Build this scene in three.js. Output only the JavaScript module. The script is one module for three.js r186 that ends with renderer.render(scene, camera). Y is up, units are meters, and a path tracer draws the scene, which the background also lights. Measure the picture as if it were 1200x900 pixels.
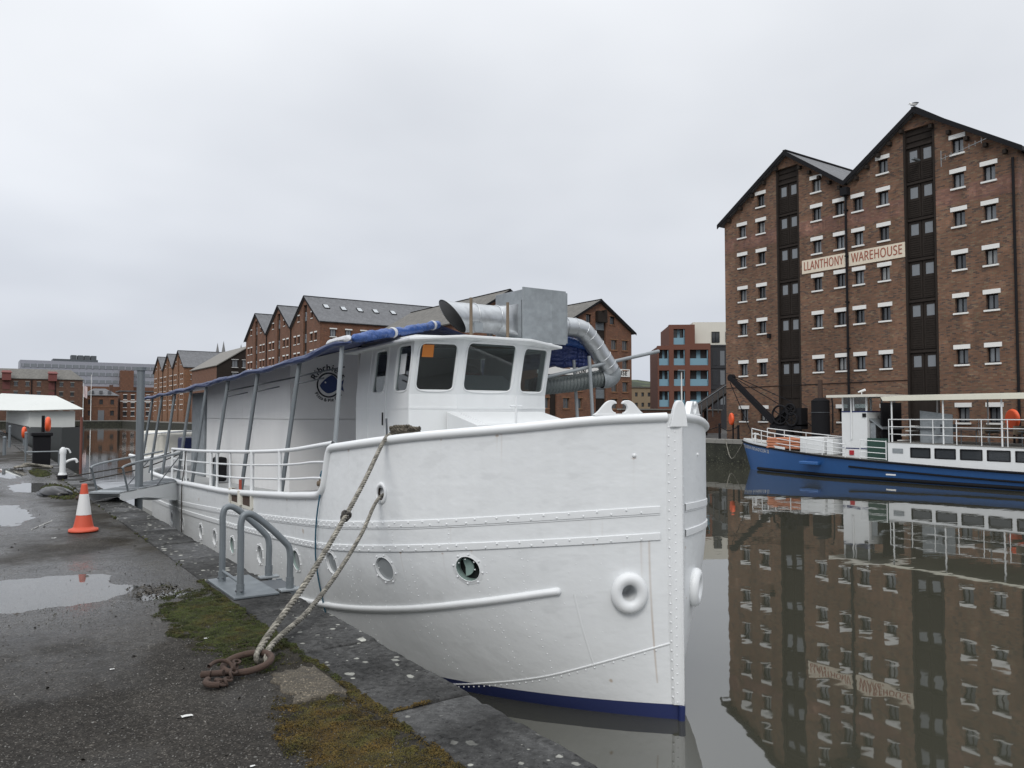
import * as THREE from 'three';
import { mergeGeometries, mergeVertices } from 'three/addons/utils/BufferGeometryUtils.js';
import { RoundedBoxGeometry } from 'three/addons/geometries/RoundedBoxGeometry.js';
import { FontLoader } from 'three/addons/loaders/FontLoader.js';

// ---------------------------------------------------------------- camera, sky, sun, exposure
const scene = new THREE.Scene();
const camera = new THREE.PerspectiveCamera(52.13, 4 / 3, 0.1, 6000);
camera.position.set(0, 1.7, 0);
{
  const yaw = 34.4 * Math.PI / 180, pit = Math.atan(37 / 920);
  camera.lookAt(Math.sin(yaw) * Math.cos(pit), 1.7 + Math.sin(pit), -Math.cos(yaw) * Math.cos(pit));
}
const renderer = new THREE.WebGLRenderer({ antialias: true });
renderer.setSize(1024, 768);
renderer.toneMapping = THREE.LinearToneMapping;
renderer.toneMappingExposure = 1.14;
renderer.shadowMap.enabled = true;

// seeded noise
function rngOf(seed) { let a = seed >>> 0; return () => { a = (a + 0x6D2B79F5) | 0; let t = Math.imul(a ^ (a >>> 15), 1 | a); t = (t + Math.imul(t ^ (t >>> 7), 61 | t)) ^ t; return ((t ^ (t >>> 14)) >>> 0) / 4294967296; }; }
const rnd = rngOf(7);
function h3(x, y, z) { let n = Math.imul(x | 0, 374761393) + Math.imul(y | 0, 668265263) + Math.imul(z | 0, 2147483647 ^ 0x5bd1e995); n = Math.imul(n ^ (n >>> 13), 1274126177); n ^= n >>> 16; return (n >>> 0) / 4294967296; }
const mod = (a, n) => ((a % n) + n) % n;
function vn(x, y, per = 0, sd = 0) {          // value noise, tileable when per > 0
  const xi = Math.floor(x), yi = Math.floor(y); let fx = x - xi, fy = y - yi;
  fx = fx * fx * (3 - 2 * fx); fy = fy * fy * (3 - 2 * fy);
  const w = per ? (v) => mod(v, per) : (v) => v;
  const a = h3(w(xi), w(yi), sd), b = h3(w(xi + 1), w(yi), sd), c = h3(w(xi), w(yi + 1), sd), d = h3(w(xi + 1), w(yi + 1), sd);
  return (a + (b - a) * fx) * (1 - fy) + (c + (d - c) * fx) * fy;
}
function fbm(x, y, oct = 4, per = 0, sd = 0) { let s = 0, a = 0.5, t = 0; for (let i = 0; i < oct; i++) { s += a * vn(x, y, per, sd + i * 17); t += a; x *= 2; y *= 2; per *= 2; a *= 0.5; } return s / t; }
const clamp = (v, a = 0, b = 1) => Math.min(b, Math.max(a, v));
const lerp = (a, b, t) => a + (b - a) * t;
const sst = (a, b, v) => { const t = clamp((v - a) / (b - a)); return t * t * (3 - 2 * t); };

{ // overcast sky: brighter overhead, as under even cloud, with soft broad cloud bellies
  const W = 1024, H = 512, d = new Float32Array(W * H * 4);
  for (let j = 0; j < H; j++) {
    const el = (j + 0.5) / H * Math.PI - Math.PI / 2, se = Math.sin(el);
    for (let i = 0; i < W; i++) {
      const az = (i + 0.5) / W * Math.PI * 2, k = (j * W + i) * 4;
      const up = Math.max(se, 0);
      let L = 0.655 * (0.92 + 0.30 * up + 1.35 * up * up * up);
      // clouds mapped onto a flat layer overhead, thinning to even grey at the horizon
      const q = 1 / (up + 0.16), px = Math.cos(az) * Math.cos(el) * q, py = Math.sin(az) * Math.cos(el) * q;
      const c = fbm(px * 1.3 + 40, py * 1.3 + 17, 5, 0, 3), c2 = fbm(px * 0.42 + 9, py * 0.42 + 31, 3, 0, 11);
      const am = sst(0.0, 0.14, up) * 0.8 + 0.2;
      L *= 1 + am * ((c - 0.5) * 0.30 + (c2 - 0.5) * 0.30);
      const tint = sst(0, 0.55, up) * 0.75 + (c - 0.5) * 0.5;
      d[k] = L * lerp(0.93, 0.98, tint); d[k + 1] = L * lerp(0.985, 1.0, tint); d[k + 2] = L * lerp(1.085, 1.03, tint); d[k + 3] = 1;
      if (se < 0) { const g = 0.25; d[k] = L * g; d[k + 1] = L * g; d[k + 2] = L * g; }
    }
  }
  const t = new THREE.DataTexture(d, W, H, THREE.RGBAFormat, THREE.FloatType);
  t.mapping = THREE.EquirectangularReflectionMapping; t.magFilter = THREE.LinearFilter; t.minFilter = THREE.LinearFilter; t.needsUpdate = true;
  scene.background = t; scene.environment = t;
}
const sun = new THREE.DirectionalLight(0xfffbf6, 1.1);
sun.position.set(-30, 48, 22); sun.target.position.set(8, 0, -14);
sun.castShadow = true; sun.shadow.radius = 40; sun.shadow.mapSize.set(2048, 2048);
Object.assign(sun.shadow.camera, { left: -70, right: 70, top: 70, bottom: -70, near: 1, far: 400 });
scene.add(sun, sun.target);

// ---------------------------------------------------------------- helpers
const V = (x, y, z) => new THREE.Vector3(x, y, z);
const used = {};
function numbered(n) { if (!(n in used)) { used[n] = 0; return n; } used[n]++; return n + '_' + String(used[n]).padStart(3, '0'); }
const BASE = new Map();
function sh(m) { m.castShadow = true; m.receiveShadow = true; return m; }
function thing(name, label, category, [x, y, z] = [0, 0, 0], group) {
  const o = new THREE.Group(); o.name = numbered(name); o.position.set(x, y, z);
  o.userData = { label, category }; if (group) o.userData.group = group;
  BASE.set(o, [x, y, z]); scene.add(o); return o;
}
function struct(name, geo, mat) { const m = sh(new THREE.Mesh(geo, mat)); m.name = numbered(name); m.userData = { kind: 'structure' }; scene.add(m); BASE.set(m, [0, 0, 0]); return m; }
// a part whose geometry is written in world coordinates
function part(parent, name, geo, mat, label) {
  const b = BASE.get(parent), m = sh(new THREE.Mesh(geo, mat));
  geo.translate(-b[0], -b[1], -b[2]); m.name = name; if (label) m.userData.label = label;
  parent.add(m); BASE.set(m, b); return m;
}
// a part that shares its geometry with others: placed at pos (in the parent's own frame)
function put(parent, name, geo, mat, pos = [0, 0, 0], rotY = 0) { const m = sh(new THREE.Mesh(geo, mat)); m.name = name; m.position.set(...pos); m.rotation.y = rotY; parent.add(m); BASE.set(m, [0, 0, 0]); return m; }
function single(name, label, category, geo, mat, [x, y, z], group) {
  geo.translate(-x, -y, -z); const m = sh(new THREE.Mesh(geo, mat)); m.name = numbered(name); m.position.set(x, y, z);
  m.userData = { label, category }; if (group) m.userData.group = group; scene.add(m); BASE.set(m, [x, y, z]); return m;
}
function mg(list) {
  const L = list.map((g) => { const q = g.index ? g.toNonIndexed() : g; for (const k of Object.keys(q.attributes)) if (!['position', 'normal', 'uv'].includes(k)) q.deleteAttribute(k); if (!q.attributes.uv) q.setAttribute('uv', new THREE.BufferAttribute(new Float32Array(q.attributes.position.count * 2), 2)); return q; });
  return mergeGeometries(L);
}
function muv(g, ox = 0, oy = 0) {             // uv in metres by the face direction
  if (g.index && false) g = g.toNonIndexed();
  const p = g.attributes.position, n = g.attributes.normal, uv = new Float32Array(p.count * 2);
  for (let i = 0; i < p.count; i++) {
    const a = Math.abs(n.getX(i)), b = Math.abs(n.getY(i)), c = Math.abs(n.getZ(i)), x = p.getX(i), y = p.getY(i), z = p.getZ(i);
    if (b >= a && b >= c) { uv[i * 2] = x + ox; uv[i * 2 + 1] = z + oy; } else if (a >= c) { uv[i * 2] = z + ox; uv[i * 2 + 1] = y + oy; } else { uv[i * 2] = x + ox; uv[i * 2 + 1] = y + oy; }
  }
  g.setAttribute('uv', new THREE.BufferAttribute(uv, 2)); return g;
}
function box(x0, x1, y0, y1, z0, z1) { const g = new THREE.BoxGeometry(Math.abs(x1 - x0), Math.abs(y1 - y0), Math.abs(z1 - z0)); g.translate((x0 + x1) / 2, (y0 + y1) / 2, (z0 + z1) / 2); return muv(g); }
function rbox(x0, x1, y0, y1, z0, z1, r = 0.01, seg = 2) { const g = new RoundedBoxGeometry(Math.abs(x1 - x0), Math.abs(y1 - y0), Math.abs(z1 - z0), seg, r); g.translate((x0 + x1) / 2, (y0 + y1) / 2, (z0 + z1) / 2); return muv(g); }
function bar(a, b, r, r2 = r, seg = 10) {     // round bar from a to b
  const A = V(...a), B = V(...b), d = B.clone().sub(A), L = d.length();
  const g = new THREE.CylinderGeometry(r2, r, L, seg); g.translate(0, L / 2, 0);
  g.applyQuaternion(new THREE.Quaternion().setFromUnitVectors(V(0, 1, 0), d.normalize())); g.translate(...a); return g;
}
function tube(pts, r, seg = 32, rad = 8, closed = false, tens) { const c = new THREE.CatmullRomCurve3(pts.map((p) => (p.isVector3 ? p : V(...p))), closed, tens === undefined ? 'centripetal' : 'catmullrom', tens); return new THREE.TubeGeometry(c, seg, r, rad, closed); }
function beam(a, b, w, h) {                   // rectangular bar from a to b (w across, h in the vertical plane)
  const A = V(...a), B = V(...b), d = B.clone().sub(A), L = d.length(), g = new THREE.BoxGeometry(w, h, L);
  const m = new THREE.Matrix4().lookAt(V(0, 0, 0), d, V(0, 1, 0)); g.applyMatrix4(m); g.translate((a[0] + b[0]) / 2, (a[1] + b[1]) / 2, (a[2] + b[2]) / 2); return muv(g);
}
function slab(pts, th) {                      // a quad or polygon given by its corners, with thickness th below its face
  const P = pts.map((p) => V(...p)), n = P[1].clone().sub(P[0]).cross(P[2].clone().sub(P[0])).normalize(), k = P.length, pos = [], uvs = [];
  const e1 = P[1].clone().sub(P[0]).normalize(), e2 = n.clone().cross(e1);
  const Q = P.map((p) => p.clone().addScaledVector(n, -th));
  const tri = (a, b, c) => { for (const p of [a, b, c]) { pos.push(p.x, p.y, p.z); const q = p.clone().sub(P[0]); uvs.push(q.dot(e1), q.dot(e2)); } };
  for (let i = 1; i < k - 1; i++) { tri(P[0], P[i], P[i + 1]); tri(Q[0], Q[i + 1], Q[i]); }
  for (let i = 0; i < k; i++) { const j = (i + 1) % k; tri(P[i], Q[i], Q[j]); tri(P[i], Q[j], P[j]); }
  const g = new THREE.BufferGeometry(); g.setAttribute('position', new THREE.Float32BufferAttribute(pos, 3)); g.setAttribute('uv', new THREE.Float32BufferAttribute(uvs, 2)); g.computeVertexNormals(); return g;
}
function grid(nu, nv, fn, uvf) {              // surface fn(i/nu, j/nv) -> [x,y,z]
  const pos = [], uv = [], idx = [];
  for (let j = 0; j <= nv; j++) for (let i = 0; i <= nu; i++) { const p = fn(i / nu, j / nv); pos.push(p[0], p[1], p[2]); const t = uvf ? uvf(i / nu, j / nv, p) : [i / nu, j / nv]; uv.push(t[0], t[1]); }
  for (let j = 0; j < nv; j++) for (let i = 0; i < nu; i++) { const a = j * (nu + 1) + i, b = a + 1, c = a + nu + 1, d = c + 1; idx.push(a, b, d, a, d, c); }
  const g = new THREE.BufferGeometry(); g.setAttribute('position', new THREE.Float32BufferAttribute(pos, 3)); g.setAttribute('uv', new THREE.Float32BufferAttribute(uv, 2)); g.setIndex(idx); g.computeVertexNormals(); return g;
}
function curveFn(t) {                         // smooth interpolation through [x, y] pairs
  const n = t.length, m = t.map((_, i) => { const a = t[Math.max(0, i - 1)], b = t[Math.min(n - 1, i + 1)]; return (b[1] - a[1]) / (b[0] - a[0]); });
  return (x) => { if (x <= t[0][0]) return t[0][1]; if (x >= t[n - 1][0]) return t[n - 1][1]; let i = 0; while (x > t[i + 1][0]) i++; const h = t[i + 1][0] - t[i][0], s = (x - t[i][0]) / h, s2 = s * s, s3 = s2 * s; return (2 * s3 - 3 * s2 + 1) * t[i][1] + (s3 - 2 * s2 + s) * h * m[i] + (-2 * s3 + 3 * s2) * t[i + 1][1] + (s3 - s2) * h * m[i + 1]; };
}
function field(n, fn) { const d = new Float32Array(n * n); for (let j = 0; j < n; j++) for (let i = 0; i < n; i++) d[j * n + i] = fn(i / n, j / n); return (u, v) => { const x = clamp(u) * (n - 1), y = clamp(v) * (n - 1), i = Math.min(n - 2, Math.floor(x)), j = Math.min(n - 2, Math.floor(y)), a = x - i, b = y - j, k = j * n + i; return (d[k] * (1 - a) + d[k + 1] * a) * (1 - b) + (d[k + n] * (1 - a) + d[k + n + 1] * a) * b; }; }
// ---------------------------------------------------------------- textures
const enc = (v) => { v = clamp(v); return Math.round(255 * (v <= 0.0031308 ? v * 12.92 : 1.055 * Math.pow(v, 1 / 2.4) - 0.055)); };
function tex(w, h, fn, size = [1, 1], data = false) {   // fn(u, v, i, j) -> linear [r,g,b] or a number; size = metres covered
  const d = new Uint8Array(w * h * 4);
  for (let j = 0; j < h; j++) for (let i = 0; i < w; i++) { let c = fn((i + 0.5) / w, (j + 0.5) / h, i, j); const k = (j * w + i) * 4; if (typeof c === 'number') c = [c, c, c]; for (let q = 0; q < 3; q++) d[k + q] = data ? Math.round(255 * clamp(c[q])) : enc(c[q]); d[k + 3] = 255; }
  const t = new THREE.DataTexture(d, w, h, THREE.RGBAFormat); t.wrapS = t.wrapT = THREE.RepeatWrapping; t.magFilter = THREE.LinearFilter; t.minFilter = THREE.LinearMipmapLinearFilter; t.generateMipmaps = true;
  if (!data) t.colorSpace = THREE.SRGBColorSpace; t.repeat.set(1 / size[0], 1 / size[1]); t.needsUpdate = true; return t;
}
function brickAt(u, v, nx, ny) { const row = Math.floor(v * ny), off = row % 2 ? 0.5 : 0, bx = u * nx + off, col = mod(Math.floor(bx), nx), fx = bx - Math.floor(bx), fy = v * ny - row; return { row, col, fx, fy, mortar: fx < 0.045 || fx > 0.955 || fy < 0.11 || fy > 0.89 }; }
const brickMap = tex(768, 768, (u, v) => {
  const b = brickAt(u, v, 16, 48), r = h3(b.col, b.row, 1), r2 = h3(b.col, b.row, 2), big = fbm(u * 6, v * 6, 4, 6, 5);
  if (b.mortar) { const m = 0.10 + 0.03 * (big - 0.5); return [m, m * 0.82, m * 0.66]; }
  let c = r < 0.16 ? [0.075, 0.047, 0.036] : r < 0.66 ? [0.118, 0.064, 0.041] : r < 0.9 ? [0.142, 0.073, 0.045] : [0.15, 0.098, 0.06];
  const k = (0.86 + 0.28 * r2) * (0.8 + 0.4 * big) * (0.94 + 0.12 * h3(Math.floor(u * 768), Math.floor(v * 768), 3)); return c.map((q) => q * k);
}, [3.6, 3.6]);
const slateMap = tex(512, 512, (u, v) => { const row = Math.floor(v * 20), off = row % 2 ? 0.5 : 0, bx = u * 16 + off, col = mod(Math.floor(bx), 16), fx = bx - Math.floor(bx), fy = v * 20 - row; const r = h3(col, row, 9), n = fbm(u * 8, v * 8, 4, 8, 2); const k = (fx < 0.05 || fy < 0.09) ? 0.6 : 0.85 + 0.3 * r; const g = 0.105 * k * (0.75 + 0.5 * n); return [g, g * 1.03, g * 1.1]; }, [4.8, 5]);
const grimeMap = tex(512, 512, (u, v) => { const n = fbm(u * 4, v * 4, 5, 4, 21), s = fbm(u * 24, v * 3, 4, 3, 22), f = h3(Math.floor(u * 512), Math.floor(v * 512), 4); const k = 0.95 + 0.07 * (n - 0.5) + 0.05 * (s - 0.5) + 0.012 * (f - 0.5); return [k, k * 0.998, k * 0.99]; }, [3, 3]);
const dentMap = tex(512, 512, (u, v) => 0.5 + 0.6 * (fbm(u * 5, v * 5, 3, 5, 31) - 0.5) + 0.12 * (fbm(u * 40, v * 40, 3, 40, 33) - 0.5), [3, 3], true);
const grainMap = tex(256, 256, (u, v) => fbm(u * 32, v * 32, 4, 32, 41), [0.5, 0.5], true);
const woodMap = tex(256, 256, (u, v) => { const n = fbm(u * 40, v * 2, 4, 2, 51), m = fbm(u * 5, v * 5, 3, 5, 52); const k = 0.5 + 0.6 * n + 0.3 * (m - 0.5); return [k, k, k]; }, [0.6, 1.2]);
const galvMap = tex(256, 256, (u, v) => { const n = fbm(u * 14, v * 14, 4, 14, 61), m = fbm(u * 3, v * 7, 4, 7, 62), k = 0.82 + 0.22 * (n - 0.5) + 0.3 * (m - 0.5); return [k, k, k * 1.01]; }, [0.8, 0.8]);
const galvRough = tex(256, 256, (u, v) => 0.42 + 0.35 * (fbm(u * 9, v * 9, 4, 9, 63) - 0.5), [0.8, 0.8], true);
const tarpBump = tex(256, 256, (u, v) => fbm(u * 5 + 2 * fbm(u * 3, v * 3, 2, 3, 71), v * 9, 4, 9, 72), [1.3, 1.3], true);
const rustMap = tex(256, 256, (u, v) => { const n = fbm(u * 10, v * 10, 5, 10, 81), m = fbm(u * 30, v * 30, 3, 30, 82); return [0.10 + 0.14 * n * m + 0.05 * n, 0.062 + 0.05 * n * m + 0.02 * n, 0.047 + 0.02 * n]; }, [0.25, 0.25]);
const ropeMap = tex(256, 64, (u, v) => { const n = fbm(u * 40, v * 10, 4, 10, 91), m = fbm(u * 6, v * 3, 3, 3, 92); const k = 0.05 + 0.62 * n * n * (0.5 + m); return [k, k * 0.94, k * 0.80]; }, [1, 1]);
const P0 = (o) => new THREE.MeshStandardMaterial(o), PH = (o) => new THREE.MeshPhysicalMaterial(o);
const lin = (r, g, b) => new THREE.Color().setRGB(r, g, b);
const M = {
  brick: P0({ map: brickMap, color: lin(1.22, 1.12, 1.02), roughness: 0.9 }),
  brickDark: P0({ map: brickMap, color: lin(0.95, 0.8, 0.78), roughness: 0.9 }),
  brickWarm: P0({ map: brickMap, color: lin(1.75, 1.42, 1.12), roughness: 0.9 }),
  brickRed: P0({ map: brickMap, color: lin(1.3, 1.02, 0.90), roughness: 0.9 }),
  slate: P0({ map: slateMap, roughness: 0.55 }),
  slateMoss: P0({ map: slateMap, color: lin(1.25, 1.16, 0.98), roughness: 0.8 }),
  white: P0({ color: lin(0.78, 0.80, 0.815), map: grimeMap, roughness: 0.42, bumpMap: dentMap, bumpScale: 0.010 }),
  whitePlain: P0({ color: lin(0.77, 0.79, 0.80), map: grimeMap, roughness: 0.5 }),
  panel: P0({ color: lin(0.80, 0.80, 0.80), map: grimeMap, roughness: 0.6 }),
  cream: P0({ color: lin(0.68, 0.66, 0.59), map: grimeMap, roughness: 0.6 }),
  trim: P0({ color: lin(0.74, 0.74, 0.72), roughness: 0.7 }),
  navy: P0({ color: lin(0.012, 0.022, 0.10), roughness: 0.5 }),
  blueHull: P0({ color: lin(0.026, 0.105, 0.30), map: grimeMap, roughness: 0.4 }),
  black: PH({ color: lin(0.012, 0.012, 0.014), roughness: 0.8, specularIntensity: 0.35 }),
  blackWood: PH({ color: lin(0.036, 0.029, 0.025), map: woodMap, roughness: 0.85, specularIntensity: 0.35 }),
  galv: P0({ color: lin(0.60, 0.62, 0.63), map: galvMap, roughnessMap: galvRough, roughness: 0.85, metalness: 0.9 }),
  galvDull: P0({ color: lin(0.34, 0.37, 0.385), map: galvMap, roughness: 0.55, metalness: 0.25 }),
  steel: P0({ color: lin(0.20, 0.225, 0.24), map: galvMap, roughness: 0.5, metalness: 0.2 }),
  darkSteel: P0({ color: lin(0.085, 0.095, 0.105), roughness: 0.55 }),
  tarp: P0({ color: lin(0.03, 0.085, 0.28), roughness: 0.42, bumpMap: tarpBump, bumpScale: 0.04 }),
  tarpDark: P0({ color: lin(0.02, 0.035, 0.13), roughness: 0.45, bumpMap: tarpBump, bumpScale: 0.05 }),
  tape: P0({ color: lin(0.55, 0.56, 0.58), roughness: 0.35, bumpMap: tarpBump, bumpScale: 0.02 }),
  rust: P0({ map: rustMap, color: lin(0.42, 0.50, 0.56), roughness: 0.9, bumpMap: grainMap, bumpScale: 0.004 }),
  rope: P0({ map: ropeMap, roughness: 0.95 }),
  ropeDark: P0({ color: lin(0.06, 0.055, 0.05), roughness: 0.95 }),
  ropeBlue: P0({ color: lin(0.03, 0.10, 0.15), roughness: 0.9 }),
  wood: P0({ color: lin(0.22, 0.17, 0.12), map: woodMap, roughness: 0.85 }),
  orange: P0({ color: lin(0.75, 0.10, 0.025), roughness: 0.5 }),
  orangeFaded: P0({ color: lin(0.50, 0.20, 0.11), map: grimeMap, roughness: 0.7 }),
  pane: PH({ color: lin(0.045, 0.05, 0.056), roughness: 0.06, ior: 1.7 }),
  paneGrey: PH({ color: lin(0.17, 0.185, 0.20), roughness: 0.1, ior: 1.7 }),
  glass: PH({ color: lin(0.66, 0.70, 0.70), roughness: 0.02, transmission: 1, thickness: 0, ior: 1.5 }),
  skylight: PH({ color: lin(0.35, 0.38, 0.4), roughness: 0.05, ior: 2.0 }),
  concrete: P0({ color: lin(0.22, 0.215, 0.2), map: grimeMap, roughness: 0.9 }),
  canvas: P0({ color: lin(0.62, 0.64, 0.62), map: grimeMap, roughness: 0.7 }),
  green: P0({ color: lin(0.02, 0.06, 0.045), roughness: 0.6 }),
  signCream: P0({ color: lin(0.72, 0.64, 0.52), map: grimeMap, roughness: 0.6 }),
  signRed: P0({ color: lin(0.30, 0.085, 0.05), roughness: 0.6 }),
  blueGlass: PH({ color: lin(0.20, 0.34, 0.42), roughness: 0.15 }),
};
// ---------------------------------------------------------------- ground, quay and water
const asphaltMap = tex(768, 768, (u, v, i, j) => { const a = h3(Math.floor(i / 3 + 2 * vn(u * 90, v * 90, 90, 6)), Math.floor(j / 3 + 2 * vn(u * 90, v * 90, 90, 8)), 5), f = h3(i, j, 7), n = fbm(u * 5, v * 5, 5, 5, 14), s = fbm(u * 60, v * 60, 3, 60, 15); let k = 0.028 * (0.38 + 1.0 * a + 0.2 * f) * (0.6 + 0.8 * n) * (0.6 + 0.8 * s); if (a > 0.955) k *= 2.4; return [k * 1.08, k, k * 0.9]; }, [1.7, 1.7]);
const asphaltBump = tex(768, 768, (u, v, i, j) => clamp(0.25 + 0.5 * fbm(u * 110, v * 110, 3, 110, 16) + 0.35 * (vn(u * 170, v * 170, 170, 18) - 0.5)), [1.7, 1.7], true);
const wetRough = tex(512, 512, (u, v) => { const n = fbm(u * 5, v * 5, 5, 5, 24), f = fbm(u * 60, v * 60, 3, 60, 25); return 0.30 + 0.42 * sst(0.36, 0.62, n) + 0.18 * (f - 0.5); }, [5.3, 5.3], true);
const stoneMap = tex(1024, 1024, (u, v, i, j) => {
  const n = fbm(u * 6, v * 6, 5, 6, 101), f = fbm(u * 70, v * 70, 3, 70, 102), s = h3(i, j, 103); let k = 0.042 * (0.4 + 1.2 * n) * (0.35 + 1.3 * f) * (0.8 + 0.4 * s); let c = [k, k * 1.0, k * 0.98];
  const pit = vn(u * 150, v * 150, 150, 104); if (pit > 0.86) c = c.map((q) => q * 0.4); if (h3(Math.floor(i / 2), Math.floor(j / 2), 119) > 0.975) c = c.map((q) => q * 2.2);
  // pale lichen: scattered round blots with ragged edges
  const cell = 34, cx = Math.floor(u * cell), cy = Math.floor(v * cell); let li = 0;
  for (let a = -1; a <= 1; a++) for (let b = -1; b <= 1; b++) { const X = mod(cx + a, cell), Y = mod(cy + b, cell), r = h3(X, Y, 105); if (r > 0.66) { const px = cx + a + h3(X, Y, 106), py = cy + b + h3(X, Y, 107), R = 0.05 + 0.42 * Math.pow(h3(X, Y, 108), 4), d = Math.hypot(u * cell - px, (v * cell - py) * (0.7 + 0.6 * h3(X, Y, 115))) + 0.55 * (fbm(u * 90, v * 90, 3, 90, 109) - 0.5) * (0.4 + R); li = Math.max(li, sst(R, R - 0.09, d) * (0.5 + 0.5 * h3(X, Y, 116))); } }
  li *= sst(0.42, 0.6, fbm(u * 3, v * 3, 3, 3, 110) + 0.12);
  return c.map((q, m) => lerp(q, [0.40, 0.40, 0.36][m] * (0.6 + 0.7 * f), li * 0.9));
}, [2.3, 2.3]);
const stoneRough = tex(512, 512, (u, v) => { const n = fbm(u * 5, v * 5, 5, 5, 124), f = fbm(u * 60, v * 60, 3, 60, 125); return 0.34 + 0.55 * sst(0.34, 0.6, n) + 0.2 * (f - 0.5); }, [4.7, 4.7], true);
const stoneBump = tex(512, 512, (u, v) => 0.6 * fbm(u * 14, v * 14, 5, 14, 111) + 0.4 * fbm(u * 80, v * 80, 2, 80, 112), [2.3, 2.3], true);
// puddles: shallow dips in the tarmac and the water standing in them
const PUD = [[0.5, -8.95, 1.05, 1.05, 1], [0.5, -16.3, 0.45, 2.1, 1], [1.5, -8.2, 0.34, 0.32, 0.8], [-0.3, -12.2, 0.5, 0.8, 0.8], [0.1, -7.2, 0.8, 0.6, 0.4], [1.15, -22, 0.5, 2.2, 0.9], [0.9, -28, 0.6, 3, 0.9]];
function puddle(x, z) { let m = 0; const w = 0.55 * (fbm(x * 3 + 5, z * 2.2 + 9, 4, 0, 131) - 0.5); for (const [px, pz, rx, rz, k] of PUD) { const d = Math.hypot((x - px) / rx, (z - pz) / rz) + w; m = Math.max(m, k * sst(1.15, 0.55, d)); } return m; }
const tarmacRough = tex(512, 2048, (u, v) => {  // damp film round the puddles, drier coarse tarmac elsewhere
  let x = u * 4; if (x > 2.2) x -= 4; const z = v * 46 - 46; let w = 0; const e = 0.8 * (fbm(x * 2.2 + 5, z * 2.2 + 9, 5, 0, 133) - 0.5); for (const [px, pz, rx, rz, k] of PUD) w = Math.max(w, k * sst(2.9, 0.8, Math.hypot((x - px) / rx, (z - pz) / rz) + e));
  const n = fbm(x * 1.5 + 30, z * 1.2 + 60, 5, 0, 24), f = fbm(x * 22, z * 22, 3, 0, 25); return clamp(lerp(0.58 + 0.4 * sst(0.36, 0.58, n), 0.10, clamp(w * (0.5 + 0.9 * n))) + 0.25 * (f - 0.5), 0.05, 1);
}, [4, 46], true);
M.asphalt = PH({ map: asphaltMap, vertexColors: true, bumpMap: asphaltBump, bumpScale: 0.008, roughnessMap: tarmacRough, roughness: 1, ior: 1.33, specularIntensity: 0.7 });
M.land = P0({ map: asphaltMap, color: lin(1.05, 1.04, 1.02), roughness: 0.75 });
M.stone = PH({ map: stoneMap, bumpMap: stoneBump, bumpScale: 0.02, roughnessMap: stoneRough, roughness: 1, ior: 1.33, specularIntensity: 0.6 });
M.quayWall = P0({ map: stoneMap, color: lin(0.55, 0.58, 0.42), bumpMap: stoneBump, bumpScale: 0.03, roughness: 0.9 });

{ // land: one sheet to the horizon with the dock basin cut out of it
  const s = new THREE.Shape([[-3000, -3000], [3000, -3000], [3000, 3000], [-3000, 3000]].map(([a, b]) => new THREE.Vector2(a, b)));
  s.holes.push(new THREE.Path([[2.3, -95], [2.3, 312], [44.1, 312], [44.1, -95]].map(([a, b]) => new THREE.Vector2(a, b))));
  const g = new THREE.ShapeGeometry(s); g.rotateX(-Math.PI / 2); g.translate(0, -0.06, 0); muv(g); struct('ground', g, M.land);
}
function tarmacY(x, z) { return 0.010 * (fbm(x * 1.6, z * 1.6, 3, 0, 141) - 0.5) + 0.006 * (fbm(x * 9, z * 9, 3, 0, 142) - 0.5) - 0.024 * puddle(x, z); }
{
  const nu = 170, nv = 1000;
  const fn = (a, b) => { const x = lerp(-1.7, 1.965, a), z = 1 - 45 * Math.pow(b, 1.7); return [x, tarmacY(x, z), z]; };
  const g = grid(nu, nv, fn, (a, b, p) => [p[0], p[2]]);
  const col = new Float32Array((nu + 1) * (nv + 1) * 3), p = g.attributes.position;
  for (let i = 0; i < p.count; i++) {
    const x = p.getX(i), z = p.getZ(i), n = fbm(x * 1.4 + 3, z * 1.1, 4, 0, 151), n2 = fbm(x * 6, z * 6, 3, 0, 152);
    let c = [0.78 + 0.55 * n, 0.78 + 0.53 * n, 0.78 + 0.48 * n];
    // silt and dead moss washed against the coping, with a ragged edge
    const dirt = sst(0.45, 0.75, n2 * 0.7 + 0.75 * sst(1.25, 1.95, x) * (0.4 + n) - 0.1);
    c = [lerp(c[0], 0.62, dirt * 0.8), lerp(c[1], 0.56, dirt * 0.8), lerp(c[2], 0.40, dirt * 0.8)];
    const soil = sst(0.25, 0.7, sst(1.4, 0.1, Math.min(Math.hypot((x - 1.68) / 0.42, (z + 6.7) / 1.6), Math.hypot((x - 1.66) / 0.38, (z + 3.75) / 1.25))) * (0.2 + 1.3 * n2)); c = [lerp(c[0], 0.62, soil), lerp(c[1], 0.54, soil), lerp(c[2], 0.34, soil)];
    col.set(c, i * 3);
  }
  g.setAttribute('color', new THREE.BufferAttribute(col, 3));
  struct('pavement', g, M.asphalt);
  const wm = PH({ color: lin(0.95, 0.95, 0.93), roughness: 0.015, transmission: 1, thickness: 0, ior: 1.33 });
  const w = new THREE.PlaneGeometry(3.55, 27); w.rotateX(-Math.PI / 2); w.translate(0.15, -0.0145, -18.7); struct('puddle', w, wm);
}
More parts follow.
